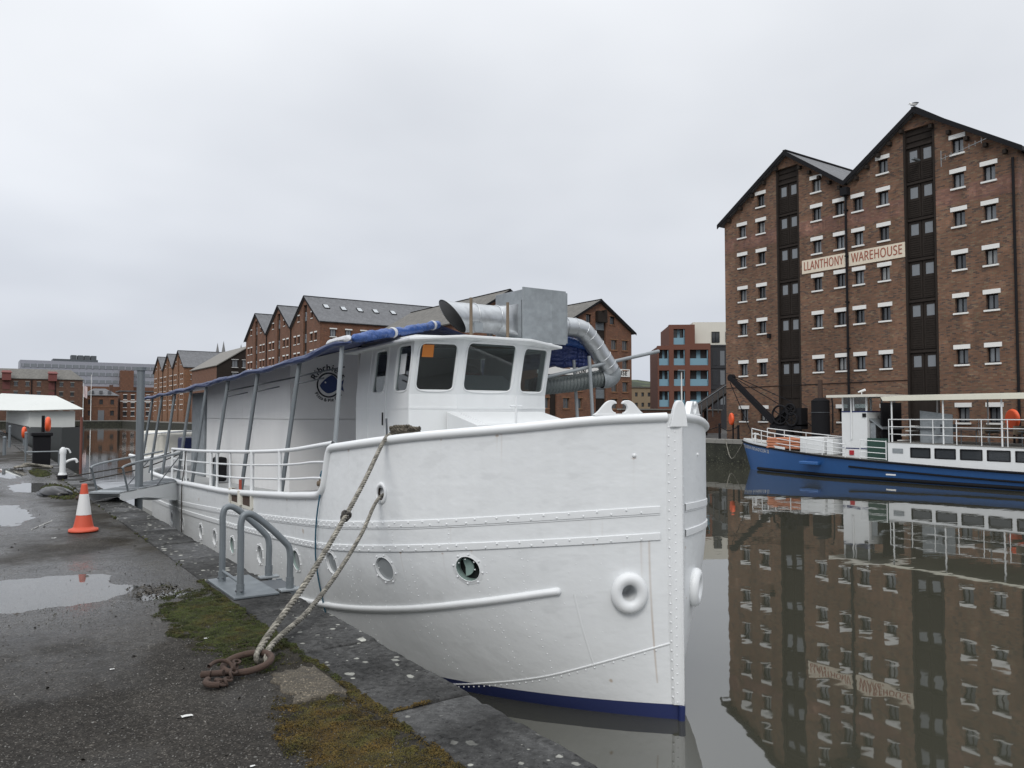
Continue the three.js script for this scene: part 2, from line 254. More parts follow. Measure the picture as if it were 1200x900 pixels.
{ // stone coping along the quay edge, stone by stone
  const quay = new THREE.Group(); quay.name = 'quay_edge'; quay.userData = { kind: 'structure' }; scene.add(quay); BASE.set(quay, [0, 0, 0]);
  const joints = [1.6, 0.1, -1.35, -2.75, -4.17, -5.55, -6.85, -8.55, -9.9, -11.2, -12.6, -13.9, -15.3, -16.5, -17.9, -19.3, -20.6, -22, -23.4, -24.7, -26.2, -27.6, -29, -30.4, -31.8, -33.2, -34.6, -36, -37.4, -38.8, -40.2];
  for (let q = 0; q < joints.length - 1; q++) {
    const za = joints[q] - 0.007, zb = joints[q + 1] + 0.007, L = za - zb, near = q < 12, nx = near ? 26 : 10, nz = near ? Math.round(L / 0.025) : 16;
    const x0 = 1.975 + 0.02 * (h3(q, 1, 3) - 0.5), x1 = 2.56 + 0.03 * (h3(q, 2, 3) - 0.5), lift = 0.006 + 0.012 * (h3(q, 3, 3) - 0.5), tx = 0.012 * (h3(q, 4, 3) - 0.5);
    const X = [], Z = []; for (let i = 0; i <= nx; i++) { const t = i / nx; X.push(t < 0.5 ? t : t); } for (let j = 0; j <= nz; j++) Z.push(j / nz);
    const fn = (a, b) => {
      const ia = Math.round(a * (nx + 4)) - 2, ib = Math.round(b * (nz + 4)) - 2;
      let u = clamp(ia / nx), w = clamp(ib / nz), x = lerp(x0, x1, u), z = lerp(za, zb, w), y = lift + tx * (u - 0.5);
      y += 0.010 * (fbm(x * 5 + q * 7, z * 5, 4, 0, 161) - 0.5);
      const chip = fbm(z * 7 + 3, q * 1.7, 4, 0, 162), dOut = x1 - x, rr = 0.035 + 0.07 * Math.max(0, chip - 0.45) * 2.4;
      if (dOut < rr) { const k = 1 - dOut / rr; y -= rr * 0.75 * (1 - Math.sqrt(Math.max(0, 1 - k * k))); }
      const dE = Math.min(z - zb, za - z), re = 0.014 + 0.02 * fbm(x * 9, q * 3.3, 3, 0, 163); if (dE < re) { const k = 1 - dE / re; y -= re * 0.6 * k * k; }
      const dI = x - x0; if (dI < 0.012) y -= 0.006;
      const out = ia < 0 || ia > nx || ib < 0 || ib > nz;
      if (out) { const deep = ia < -1 || ia > nx + 1 || ib < -1 || ib > nz + 1; y = deep ? -0.40 : -0.06; if (ia > nx) x = x1 + 0.004 * (chip - 0.5); }
      if (ia > nx - 1) x += 0.02 * (fbm(z * 4, q, 3, 0, 164) - 0.5);
      return [x, y, z];
    };
    const ox = 9 * h3(q, 6, 3), oz = 9 * h3(q, 7, 3);
    const g = grid(nx + 4, nz + 4, fn, (a, b, p) => [p[0] + ox + (p[1] < -0.05 ? -p[1] : 0), p[2] + oz]);
    put(quay, 'coping_stone', g, M.stone);
  }
  put(quay, 'coping_run', muv(rbox(1.975, 2.57, -0.4, 0.0, -312, -40.21, 0.03)), M.stone);
  put(quay, 'quay_wall', box(2.25, 2.52, -4, -0.401, -312, 6), M.quayWall);
  // old slab the mooring ring is let into
  const g = grid(24, 24, (a, b) => { const e = Math.min(a, 1 - a, b, 1 - b), n = fbm(a * 4, b * 4, 3, 0, 171); return [lerp(1.60 + 0.16 * (fbm(b * 4, 2, 3, 0, 172) - 0.5), 1.955, a), e < 0.01 ? -0.03 : 0.004 + 0.012 * (n - 0.5) + 0.006 * sst(0, 0.15, e), lerp(-4.6, -5.25, b) + 0.22 * (fbm(a * 4, 7, 3, 0, 173) - 0.5)]; }, (a, b, p) => [p[0] + 3, p[2] + 1]);
  put(quay, 'bedding_slab', g, P0({ map: asphaltMap, color: lin(2.2, 2.0, 1.6), bumpMap: stoneBump, bumpScale: 0.03, roughness: 0.9 }));
}
const farQuay = new THREE.Group(); farQuay.name = 'far_quay'; farQuay.userData = { kind: 'structure' }; scene.add(farQuay); BASE.set(farQuay, [0, 0, 0]);
put(farQuay, 'quay_wall', box(44.0, 44.6, -4, -0.3, -312, 94), M.quayWall);
put(farQuay, 'quay_wall', box(2.6, 44, -4, -0.3, -312.6, -312), M.quayWall);
for (let k = 0; k < 46; k++) put(farQuay, 'coping_stone', muv(rbox(43.95, 44.75, -0.299, 0.02, -8 - k * 1.6, -8 - k * 1.6 - 1.58, 0.03, 1), k * 3.1, k * 1.7), M.concrete);
put(farQuay, 'coping_run', box(43.95, 44.75, -0.299, 0.02, -312, -81.7), M.concrete);
put(farQuay, 'coping_run', box(2.6, 43.94, -0.299, 0.02, -312.8, -311.9), M.concrete);
{
  const rip = tex(512, 512, (u, v) => 0.5 * fbm(u * 6, v * 10, 3, 2, 181) + 0.5 * fbm(u * 14, v * 22, 3, 2, 183), [9, 9], true);
  M.water = PH({ color: lin(0.046, 0.046, 0.034), roughness: 0.02, ior: 2.33, bumpMap: rip, bumpScale: 0.0035 });
  const g = new THREE.PlaneGeometry(41.9, 405); g.rotateX(-Math.PI / 2); g.translate(23.2, -1.7, -110); muv(g); struct('water', g, M.water);
}
{ // moss along the back of the coping: cushions of small tufts
  const R = rngOf(77), tuft = new THREE.IcosahedronGeometry(1, 0), N = 150000, im = new THREE.InstancedMesh(tuft, P0({ roughness: 1 }), N);
  const mtx = new THREE.Matrix4(), q = new THREE.Quaternion(), e = new THREE.Euler(), c = new THREE.Color(); let k = 0, tries = 0;
  const dens = (x, z) => {
    const n = fbm(x * 3.2 + 11, z * 3.2, 5, 0, 191), n2 = fbm(x * 17, z * 17, 3, 0, 192); let d = 0;
    d = Math.max(d, sst(1.35, 0.1, Math.hypot((x - 1.70) / 0.46, (z + 6.8) / 1.75)) * 1.05);
    d = Math.max(d, sst(1.35, 0.1, Math.hypot((x - 1.66) / 0.36, (z + 3.75) / 1.15)) * 1.1);
    d = Math.max(d, sst(0.09, 0.0, Math.abs(x - 1.965)) * (z < -2.5 && z > -8.6 ? 0.8 : 0.3));
    d = Math.max(d, sst(0.05, 0, Math.abs(z + 4.17)) * sst(2.6, 2.0, x) * (x > 1.95 ? 0.85 : 0));
    d = Math.max(d, sst(1.0, 0.2, Math.hypot((x - 1.6) / 0.5, (z + 20.5) / 3.6)) * 0.7, sst(1.0, 0.2, Math.hypot((x - 1.65) / 0.4, (z + 27) / 3.5)) * 0.7);
    if (x > 1.58 && x < 1.95 && z < -4.6 && z > -5.25) d *= 0.45;
    if (x > 2.0 && Math.abs(z + 4.17) > 0.06) d *= 0.2;
    if (x > 1.98 && z > -8.5 && z < -7.3) d = 0;
    return sst(0.20, 0.9, d * (0.02 + 1.45 * n) * (0.15 + 1.65 * n2));
  };
  while (k < N && tries < 3000000) {
    tries++; const near = R() < 0.8, x = 1.0 + 1.3 * R(), z = near ? -3 - 5.8 * R() : -9 - 22 * R();
    if (R() > dens(x, z)) continue;
    const y = x > 1.97 ? 0.002 : tarmacY(x, z), s = (0.0016 + 0.0034 * R() * R()) * (near ? 1 : 4), hump = 0.016 * sst(0.35, 0.75, fbm(x * 17, z * 17, 3, 0, 192)) * R();
    e.set(R() * 6, R() * 6, R() * 6); q.setFromEuler(e);
    mtx.compose(V(x, y + s * 0.25 + hump, z), q, V(s * (0.9 + R()), s * (0.7 + 0.6 * R()), s * (0.9 + R()))); im.setMatrixAt(k, mtx);
    const pn = fbm(x * 9, z * 9, 4, 0, 193), ochre = clamp(sst(-5.6, -4.2, z) * 0.75 + 1.5 * (pn - 0.5) + 0.15 * (R() - 0.5)), v = (0.42 + 0.5 * R()) * (0.5 + 1.1 * fbm(x * 13 + 4, z * 13, 3, 0, 194));
    if (R() < 0.18) c.setRGB(0.035 * v, 0.03 * v, 0.018 * v); else c.setRGB(lerp(0.050, 0.105, ochre) * v, lerp(0.064, 0.066, ochre) * v, lerp(0.013, 0.012, ochre) * v); im.setColorAt(k, c); k++;
  }
  im.count = k; im.name = 'moss'; im.userData = { kind: 'stuff', label: 'green and ochre moss growing behind the quay coping', category: 'moss' }; sh(im); scene.add(im);
}
{ // dead leaves and twigs washed to the puddle's edge
  const R = rngOf(123), N = 420, leaf = grid(4, 2, (a, b) => { const w = Math.sin(Math.PI * a) * 0.5; return [a - 0.5, 0.22 * Math.sin(a * 3) * (b - 0.5) + 0.12 * Math.sin(a * 5), (b - 0.5) * w]; }), im = new THREE.InstancedMesh(leaf, P0({ roughness: 0.6, side: THREE.DoubleSide }), N), mtx = new THREE.Matrix4(), q = new THREE.Quaternion(), e = new THREE.Euler(), c = new THREE.Color();
  for (let k = 0; k < N; k++) { const near = k < 300, x = near ? 1.5 + 0.26 * (R() + R() - 1) : -0.1 + 2.0 * R(), z = near ? -8.35 + 0.42 * (R() + R() - 1) : -4 - 14 * R(), s = 0.014 + 0.03 * R(); e.set(0.5 * (R() - 0.5), R() * 6.3, 0.5 * (R() - 0.5)); q.setFromEuler(e); mtx.compose(V(x, Math.max(tarmacY(x, z), -0.0145) + 0.004, z), q, V(s, s, s)); im.setMatrixAt(k, mtx); const g = 0.012 + 0.03 * R(); c.setRGB(g * 1.2, g, g * 0.7); im.setColorAt(k, c); }
  im.name = 'leaf_litter'; im.userData = { kind: 'stuff', label: 'dark wet dead leaves lying at the puddle edge', category: 'leaves' }; sh(im); scene.add(im);
  const line = grid(24, 6, (a, b) => { const x = lerp(0.74, 1.08, a) + 0.0, z = lerp(-13.75, -14.75, a) + (b - 0.5) * 0.12; return [x + 0.012 * (fbm(a * 20, b * 9, 2, 0, 501) - 0.5), tarmacY(x, z) + 0.006 - (fbm(a * 26, b * 4, 3, 0, 502) > 0.56 ? 0.012 : 0), z]; }, (a, b, p) => [p[0], p[2]]); struct('road_marking', line, P0({ color: lin(0.3, 0.3, 0.29), roughness: 0.8 }));
}
{ // loose grit and small stones on the tarmac
  const R = rngOf(99), N = 5000, im = new THREE.InstancedMesh(new THREE.IcosahedronGeometry(1, 0), P0({ roughness: 0.85 }), N), mtx = new THREE.Matrix4(), q = new THREE.Quaternion(), e = new THREE.Euler(), c = new THREE.Color();
  for (let k = 0; k < N; k++) { const x = -0.2 + 2.1 * R(), z = -3 - 8 * R() * R(), s = 0.0025 + 0.004 * R() * R(); e.set(R() * 6, R() * 6, R() * 6); q.setFromEuler(e); mtx.compose(V(x, tarmacY(x, z) + s * 0.3, z), q, V(s, s * 0.7, s * (0.8 + R()))); im.setMatrixAt(k, mtx); const g = 0.07 + 0.2 * R() * R(); c.setRGB(g, g * 0.97, g * 0.9); im.setColorAt(k, c); }
  im.name = 'grit'; im.userData = { kind: 'stuff', label: 'loose grit scattered over the wet tarmac', category: 'grit' }; sh(im); scene.add(im);
}
// ---------------------------------------------------------------- the white boat moored at the quay
const CX = 6.6, ZS = -6.3;
const bDeck = (s) => 2.8 * (1 - Math.pow(1 - clamp(s / 4.4), 3.2));
const bWat = (s) => 2.72 * (1 - Math.pow(1 - clamp(s / 7), 1.9));
const sternK = (s) => (s < 15.2 ? 1 : Math.pow(Math.max(0, 1 - Math.pow((s - 15.2) / 3.25, 2.2)), 0.55));
function halfB(s, y) { const w = Math.sin(Math.PI / 2 * clamp((y + 1.95) / 2.35)); return lerp(bWat(s), bDeck(s), w) * sternK(s) * (y < -1.4 ? 1 - 0.1 * sst(-1.4, -2.6, y) : 1); }
function hullPt(s, y, side = -1, off = 0) { // side -1: quay side, +1: water side
  const b = halfB(s, y), e = 0.01, d = (halfB(s + e, y) - b) / e; let nx = 1, nz = d; const l = Math.hypot(nx, nz); nx /= l; nz /= l;
  return [CX + side * (b + off * nx), y, ZS - s + off * nz];
}
const yRail = curveFn([[0, 1.682], [0.205, 1.666], [0.45, 1.642], [1.015, 1.55], [1.978, 1.44], [2.462, 1.382], [3.15, 1.305], [4, 1.23]]);
const yDeckEdge = curveFn([[3.6, 0.64], [4.05, 0.612], [4.4, 0.585], [4.93, 0.54], [8.13, 0.34], [10.37, 0.27], [13.18, 0.21], [18.4, 0.25]]);
const yTop = (s) => (s < 3.36 ? yRail(s) : s > 4.05 ? yDeckEdge(s) : curveFn([[3.36, yRail(3.36)], [3.46, 1.25], [3.52, 1.13], [3.58, 0.93], [3.635, 0.77], [3.76, 0.66], [4.05, yDeckEdge(4.05)]])(s));
const yUpper = curveFn([[0, 0.652], [0.453, 0.603], [1.015, 0.542], [1.973, 0.438], [3.618, 0.29], [5.7, 0.138], [9, -0.07], [13.2, -0.25], [18.4, -0.28]]);
const yLower = curveFn([[0, 0.353], [0.453, 0.309], [1.018, 0.256], [1.985, 0.155], [3.675, -0.015], [5, -0.10], [8.56, -0.265], [13.1, -0.405], [18.4, -0.42]]);
const yHalf = curveFn([[0.735, -0.266], [1.385, -0.43], [2.337, -0.63], [3.9, -0.86], [6, -1.02], [12, -1.15], [17, -1.1]]);
const ySeam = curveFn([[0, -0.825], [0.57, -1.10], [1.1, -1.32], [1.85, -1.53], [2.6, -1.7]]);
const yDeck = curveFn([[0, 0.95], [3.4, 0.62], [4.2, 0.5], [8, 0.26], [13, 0.13], [18.4, 0.12]]);
// paint of the hull: rust weeps, scuffs and brushed patches where the plating shows them
const RUST = [[0.20, 0.34, 0.07, 1], [0.30, 0.33, 0.04, 0.7], [0.24, 1.22, 0.03, 0.5], [0.95, 0.28, 0.02, 0.5], [1.62, 0.12, 0.02, 0.5], [0.5, -1.3, 0.035, 0.6], [2.86, 0.60, 0.03, 0.7], [4.4, 0.1, 0.05, 0.5], [3.9, 0.2, 0.03, 0.4], [7.3, 0.1, 0.04, 0.5], [2.3, -0.9, 0.02, 0.3], [1.1, 1.5, 0.04, 0.7], [8.8, -0.2, 0.04, 0.5], [10.5, 0.0, 0.05, 0.5]];
{ const R = rngOf(404); for (let k = 0; k < 40; k++) { const s = 0.3 + 12 * R(), q = R(); RUST.push([s, q < 0.45 ? yLower(s) - 0.05 : q < 0.75 ? yUpper(s) - 0.05 : yTop(s) - 0.06, 0.012 + 0.022 * R(), 0.25 + 0.4 * R()]); } }
const hullMap = tex(2048, 512, (u, v) => {
  const s = u * 18.6, y = v * 4.5 - 2.7; if (y > 1.9) return [1, 1, 1];
  const n = fbm(s * 1.1, y * 1.1 + 7, 5, 0, 301), st = fbm(s * 16, y * 1.3, 4, 0, 302), f = fbm(s * 30, y * 30, 3, 0, 303), sc = fbm(s * 5 + y * 2, y * 9, 4, 0, 304);
  let k = 0.955 + 0.07 * (n - 0.5) + 0.05 * (st - 0.5) + 0.03 * (f - 0.5); k -= 0.05 * sst(0.66, 0.78, sc);
  let c = [k, k, k * 0.992], r = 0;
  for (const [rs, ry, R, q] of RUST) { const kx = Math.hypot(1, bDeck(rs + 0.1) * 10 - bDeck(rs) * 10), d = Math.hypot((s - rs) * kx, y - ry) / (R * 0.7) + 1.6 * (f - 0.5); r = Math.max(r, q * sst(1.1, 0.4, d)); const below = ry - y; if (below > 0) r = Math.max(r, q * 0.42 * sst(R * 0.25, 0, Math.abs(s - rs + 0.01 * (st - 0.5)) * kx) * sst(8 * R + 0.25, 0, below) * (0.35 + st)); }
  const lap = Math.abs(s - 0.16); if (y < 0.3 && y > -1.3) r = Math.max(r, 0.55 * sst(0.008, 0.002, lap) * (0.1 + 1.2 * st));
  return [lerp(c[0], 0.42, r), lerp(c[1], 0.25, r), lerp(c[2], 0.12, r)];
}, [18.6, 4.5]);
hullMap.offset.set(0, 2.7 / 4.5);
M.hull = P0({ color: lin(0.78, 0.80, 0.815), map: hullMap, roughness: 0.38, bumpMap: dentMap, bumpScale: 0.024 });
const boat = thing('white_boat', 'white riveted steel boat with blue waterline, wheelhouse and blue awning, moored at the quay', 'boat', [CX, -1.7, -15]);
const PORTS = [[1.403, -0.04], [2.385, -0.135], [3.513, -0.217], [4.768, -0.365], [6.388, -0.515], [7.995, -0.585], [9.228, -0.61], [10.332, -0.63], [12.033, -0.645], [13.107, -0.654]];
const PR = 0.138, HAWSE = [[0.285, -0.276], [2.36, 0.773]];
{
  const sList = []; for (let s = 0; s < 0.4; s += 0.02) sList.push(s); for (let s = 0.4; s < 3.3; s += 0.03) sList.push(s); for (let s = 3.3; s < 4.2; s += 0.015) sList.push(s); for (let s = 4.2; s < 14; s += 0.05) sList.push(s); for (let s = 14; s <= 18.44; s += 0.08) sList.push(s); sList.push(18.448);
  const nY = 84, Y0 = -2.6, pos = [], uv = [], idxW = [], idxB = []; const yBlue = -1.535;
  for (const side of [-1, 1]) {
    const o = pos.length / 3;
    for (const s of sList) { const top = yTop(s); for (let j = 0; j <= nY; j++) { let y = j <= 10 ? lerp(Y0, yBlue, j / 10) : lerp(yBlue, top, (j - 10) / (nY - 10)); const p = hullPt(s, y, side); pos.push(...p); uv.push(s + (side > 0 ? 30 : 0), y); } }
    for (let i = 0; i < sList.length - 1; i++) for (let j = 0; j < nY; j++) {
      const a = o + i * (nY + 1) + j, b = a + 1, c = a + nY + 1, d = c + 1, sm = (sList[i] + sList[i + 1]) / 2, ym = (pos[a * 3 + 1] + pos[d * 3 + 1]) / 2;
      if (side < 0) { let cut = false; for (const [ps, py] of PORTS) if (Math.hypot((sm - ps) * (halfB(ps + 0.05, py) - halfB(ps, py) > 0.02 ? 1.25 : 1.05), ym - py) < PR + 0.012) cut = true; if (Math.hypot((sm - HAWSE[0][0]) * 2.0, ym - HAWSE[0][1]) < 0.11) cut = true; if (Math.hypot((sm - HAWSE[1][0]) * 1.15, (ym - HAWSE[1][1])) < 0.08) cut = true; if (cut) continue; }
      const T = side < 0 ? [a, d, b, a, c, d] : [a, b, d, a, d, c]; (j < 10 ? idxB : idxW).push(...T);
    }
  }
  const mk = (idx) => { const g = new THREE.BufferGeometry(); g.setAttribute('position', new THREE.Float32BufferAttribute(pos, 3)); g.setAttribute('uv', new THREE.Float32BufferAttribute(uv, 2)); g.setIndex(idx); g.computeVertexNormals(); return g; };
  const hull = part(boat, 'hull', mk(idxW), M.hull); part(hull, 'waterline_band', mk(idxB), M.navy, 'dark blue paint at the waterline'); part(hull, 'forefoot', bar([CX, -2.6, ZS - 0.02], [CX, yBlue, ZS + 0.02], 0.045, 0.04), M.navy);
  // inside of the bulwark
  for (const side of [-1, 1]) part(boat, 'bulwark_lining', grid(120, 4, (a, b) => { const s = 0.12 + a * 4.1; return hullPt(s, lerp(yDeck(s) - 0.05, yTop(s) - 0.01, b), side, -0.05); }, (a, b, p) => [p[2], p[1]]), M.whitePlain);
  // riveted bands and mouldings that follow the plating
  const strip = (yf, s0, s1, side, prof, n = 160) => grid(n, prof.length - 1, (a, b) => { const s = lerp(s0, s1, a), q = prof[Math.round(b * (prof.length - 1))]; return hullPt(s, yf(s) + q[1], side, q[0]); }, (a, b, p) => [p[2] * 1.1, p[1]]);
  const flat = (h, t) => [[-0.004, -h], [t, -h + 0.002], [t + 0.002, -h + 0.006], [t + 0.002, h - 0.006], [t, h - 0.002], [-0.004, h]];
  for (const side of [-1, 1]) {
    part(hull, 'plating_band', strip(yUpper, 0.1, 17.5, side, flat(0.042, 0.012)), M.white);
    part(hull, 'plating_band', strip(yLower, 0.1, 17.5, side, flat(0.042, 0.014)), M.white);
    // thin edge under each band where plates lap
    part(hull, 'plate_lap', strip((s) => yUpper(s) - 0.05, 0.1, 17.5, side, flat(0.012, 0.005)), M.white);
  }
  part(hull, 'plate_lap', strip(ySeam, 0.03, 2.3, -1, flat(0.011, 0.008), 80), M.white);
  // vertical butt straps
  const butt = (s0, y0, s1, y1, w = 0.008) => grid(2, 24, (a, b) => hullPt(lerp(s0, s1, b) + (a - 0.5) * w * 2, lerp(y0, y1, b), -1, 0.006 * (a === 0.5 ? 1 : 0.2)), (a, b, p) => [p[2], p[1]]);
  part(hull, 'plate_lap', butt(0.625, -0.30, 0.60, -1.115), M.white);
  const halfRound = []; for (let i = 0; i <= 8; i++) { const t = -Math.PI / 2 + Math.PI * i / 8; halfRound.push([0.05 * Math.cos(t) - 0.004, 0.045 * Math.sin(t)]); }
  part(hull, 'rubbing_strake', strip(yHalf, 0.735, 17, -1, halfRound, 200), M.white);
  part(hull, 'strake_end', new THREE.SphereGeometry(0.046, 12, 8).translate(...hullPt(0.735, yHalf(0.735), -1, -0.002)), M.white);
  // top rail: a round moulding that dips down to the side deck
  for (const side of [-1, 1]) {
    const pts = []; for (let s = 0.06; s <= 17.9; s += (s > 3.3 && s < 4.2 ? 0.03 : 0.12)) pts.push(V(...hullPt(s, yTop(s) + 0.005, side, 0.0)));
    part(hull, 'top_rail', tube(pts, 0.052, pts.length * 2, 12), M.white);
  }
  // stem bar wrapped round the bow
  const stem = grid(16, 60, (a, b) => {
    const y = lerp(-1.53, 1.72, b), t = (a - 0.5) * 2, s = 0.062 * Math.abs(t), p = hullPt(s, y, t < 0 ? -1 : 1, 0.018);
    const nose = Math.pow(1 - Math.abs(t), 2); const q = [lerp(p[0], CX, nose), y, Math.max(p[2], ZS - s + 0.03) + 0.035 * Math.pow(1 - Math.abs(t), 3)];
    if (Math.abs(t) > 0.98) { const h = hullPt(s + 0.004, y, t < 0 ? -1 : 1, -0.002); return h; } return q;
  }, (a, b, p) => [a * 0.4, p[1]]);
  const stemM = part(hull, 'stem_bar', stem, M.white, 'riveted stem bar');
  part(stemM, 'stem_head', (() => { const q = new THREE.Shape(); q.moveTo(-0.10, 1.58); q.lineTo(0.08, 1.58); q.lineTo(0.07, 1.70); q.bezierCurveTo(0.055, 1.80, 0.04, 1.86, 0.0, 1.86); q.bezierCurveTo(-0.04, 1.86, -0.055, 1.78, -0.075, 1.70); const g = new THREE.ExtrudeGeometry(q, { depth: 0.06, bevelEnabled: true, bevelSize: 0.012, bevelThickness: 0.012, bevelSegments: 2 }); g.translate(0, 0, -0.03); g.rotateY(-0.45); g.translate(CX - 0.005, 0, ZS + 0.015); return g; })(), M.white);
  // rivets: double rows along the bands and the stem, single rows on laps
  const riv = [], rg = new THREE.IcosahedronGeometry(0.0125, 1), R = rngOf(5);
  const addR = (s, y, off = 0.012, side = -1, k = 1) => { const g = rg.clone(); g.scale(k, k, k); g.translate(...hullPt(s, y, side, off)); riv.push(g); };
  for (const [yf, off] of [[yUpper, 0.013], [yLower, 0.015]]) for (let s = 0.2; s < 9; s += 0.085) { if (R() < 0.03) continue; const j = Math.round(s / 0.085) % 2; addR(s + 0.01 * (R() - 0.5), yf(s) + (j ? 0.018 : -0.018), off); }
  for (let y = -1.5; y < 1.6; y += 0.052) { const j = Math.round(y / 0.052) % 2; addR(j ? 0.022 : 0.052, y + 0.006 * (R() - 0.5), 0.018, -1, 1.15); if (j) addR(0.04, y, 0.021, 1); }
  for (let s = 0.15; s < 2.2; s += 0.075) addR(s, ySeam(s) - 0.035, 0.002, -1, 0.8);
  for (const sb of [0.95, 1.25, 2.0, 3.05, 4.25, 5.4]) for (let y = -1.35; y < yLower(sb) - 0.06; y += 0.085) { addR(sb + 0.02 * (R() - 0.5), y, -0.004, -1, 0.75); if (R() < 0.5) addR(sb + 0.09, y + 0.03, -0.005, -1, 0.75); }
  for (const sb of [1.55, 2.2, 3.2]) for (let y = yLower(sb) + 0.05; y < yUpper(sb) - 0.04; y += 0.05) addR(sb, y, -0.001, -1, 0.6);
  for (let k = 0; k < 110; k++) addR(0.4 + 3.4 * R(), -0.9 + 1.0 * R(), -0.005, -1, 0.7);
  addR(0.238, 1.25, 0.0, -1, 2.0); addR(0.42, 1.22, 0.0, 1, 1.8);
  const rv = part(hull, 'rivets', mg(riv), M.white); rv.userData.kind = 'stuff';
}
// frame on the hull surface for round fittings: outward normal and tangent
function hullFrame(s, y, side = -1) { const p = V(...hullPt(s, y, side)), a = V(...hullPt(s + 0.02, y, side)).sub(V(...hullPt(s - 0.02, y, side))).normalize(), b = V(...hullPt(s, y + 0.02, side)).sub(V(...hullPt(s, y - 0.02, side))).normalize(); const n = side < 0 ? b.clone().cross(a).normalize() : a.clone().cross(b).normalize(); if (n.x * side < 0) n.negate(); const up = V(0, 1, 0).addScaledVector(n, -n.y).normalize(), r = up.clone().cross(n); return { p, n, m: new THREE.Matrix4().makeBasis(r, up, n).setPosition(p) }; }
{
  const lensM = PH({ color: lin(0.30, 0.32, 0.33), roughness: 0.12 }), openM = P0({ color: lin(0.01, 0.012, 0.012), roughness: 0.9 }), greenish = P0({ color: lin(0.30, 0.40, 0.37), roughness: 0.35 });
  PORTS.forEach(([s, y], k) => {
    const f = hullFrame(s, y), ringM = M.white, open = k === 0, dim = k === 3 || k === 5;
    const flange = [[-0.03, 0.985], [0.008, 1.0], [0.012, 1.03], [0.010, 1.07], [0.004, 1.10], [0.0035, 1.3], [-0.003, 1.33]];
    const dsl = (halfB(s + 0.02, y) - halfB(s - 0.02, y)) / 0.04, ks = 1 / Math.hypot(1, dsl); const on = (t, r, o) => hullPt(s + Math.cos(t) * r * ks, y + Math.sin(t) * r, -1, o); const fl = grid(40, flange.length - 1, (a, b) => { const q = flange[Math.round(b * (flange.length - 1))]; return on(a * Math.PI * 2, PR * q[1], q[0]); });
    const port = part(boat, 'porthole', fl, ringM);
    part(port, 'sleeve', grid(40, 2, (a, b) => on(a * Math.PI * 2, PR * 0.985, 0.004 - b * 0.14)), open || dim ? greenish : ringM);
    const disc = grid(32, 3, (a, b) => on(a * Math.PI * 2, PR * 0.99 * b, open ? -0.13 : -0.022)); part(port, open ? 'interior' : 'pane', disc, open ? openM : lensM);
    if (open) { const lid = new THREE.CylinderGeometry(PR * 0.72, PR * 0.72, 0.02, 24, 1, false, 0, Math.PI * 1.1); lid.rotateX(Math.PI / 2); lid.translate(-0.05, -0.01, -0.09); lid.applyMatrix4(f.m); part(port, 'deadlight', lid, greenish); }
    const bolts = []; for (let q = 0; q < 8; q++) { const t = q / 8 * Math.PI * 2 + 0.2, g = new THREE.IcosahedronGeometry(0.013, 1); g.translate(0, 0, 0); g.translate(...on(t, PR * 1.24, 0.006)); bolts.push(g); }
    part(port, 'bolts', mg(bolts), ringM).userData.kind = 'stuff';
  });
  for (const side of [-1, 1]) {          // hawse pipes either side of the stem
    const f = hullFrame(HAWSE[0][0] + (side > 0 ? 0.05 : 0), HAWSE[0][1] - (side > 0 ? 0.08 : 0), side), g = new THREE.TorusGeometry(0.148, 0.066, 16, 36); g.scale(0.98, 1.08, 1); g.translate(0, 0, 0.03); g.applyMatrix4(f.m);
    const h = part(boat, 'hawse_pipe', g, M.white);
    const c = new THREE.CylinderGeometry(0.095, 0.06, 0.3, 24, 1, true); c.rotateX(Math.PI / 2); c.translate(0, 0, -0.12); c.applyMatrix4(f.m); part(h, 'throat', c, M.white);
    const d = new THREE.CircleGeometry(0.07, 20); d.translate(0, 0, -0.25); d.applyMatrix4(f.m); part(h, 'throat_end', d, M.whitePlain);
  }
  const f = hullFrame(...HAWSE[1]), g = new THREE.TorusGeometry(0.085, 0.02, 10, 28); g.scale(0.85, 1.25, 1); g.translate(0, 0, 0.008); g.applyMatrix4(f.m);
  const ch = part(boat, 'mooring_port', g, M.white); const c = new THREE.CylinderGeometry(0.09, 0.08, 0.14, 20, 1, true); c.scale(0.85, 1, 1.2); c.rotateX(Math.PI / 2); c.translate(0, 0, -0.07); c.applyMatrix4(f.m); part(ch, 'throat', c, M.rust);
}
{ // decks
  const g = grid(90, 8, (a, b) => { const s = 0.15 + a * 18.2, y = yDeck(s), hb = halfB(s, y) - 0.03; return [CX - hb + 2 * hb * b, y + 0.04 * (1 - Math.pow(2 * b - 1, 2)), ZS - s]; }, (a, b, p) => [p[0], p[2]]);
  part(boat, 'deck', g, P0({ color: lin(0.42, 0.43, 0.43), map: grimeMap, roughness: 0.6 }));
}
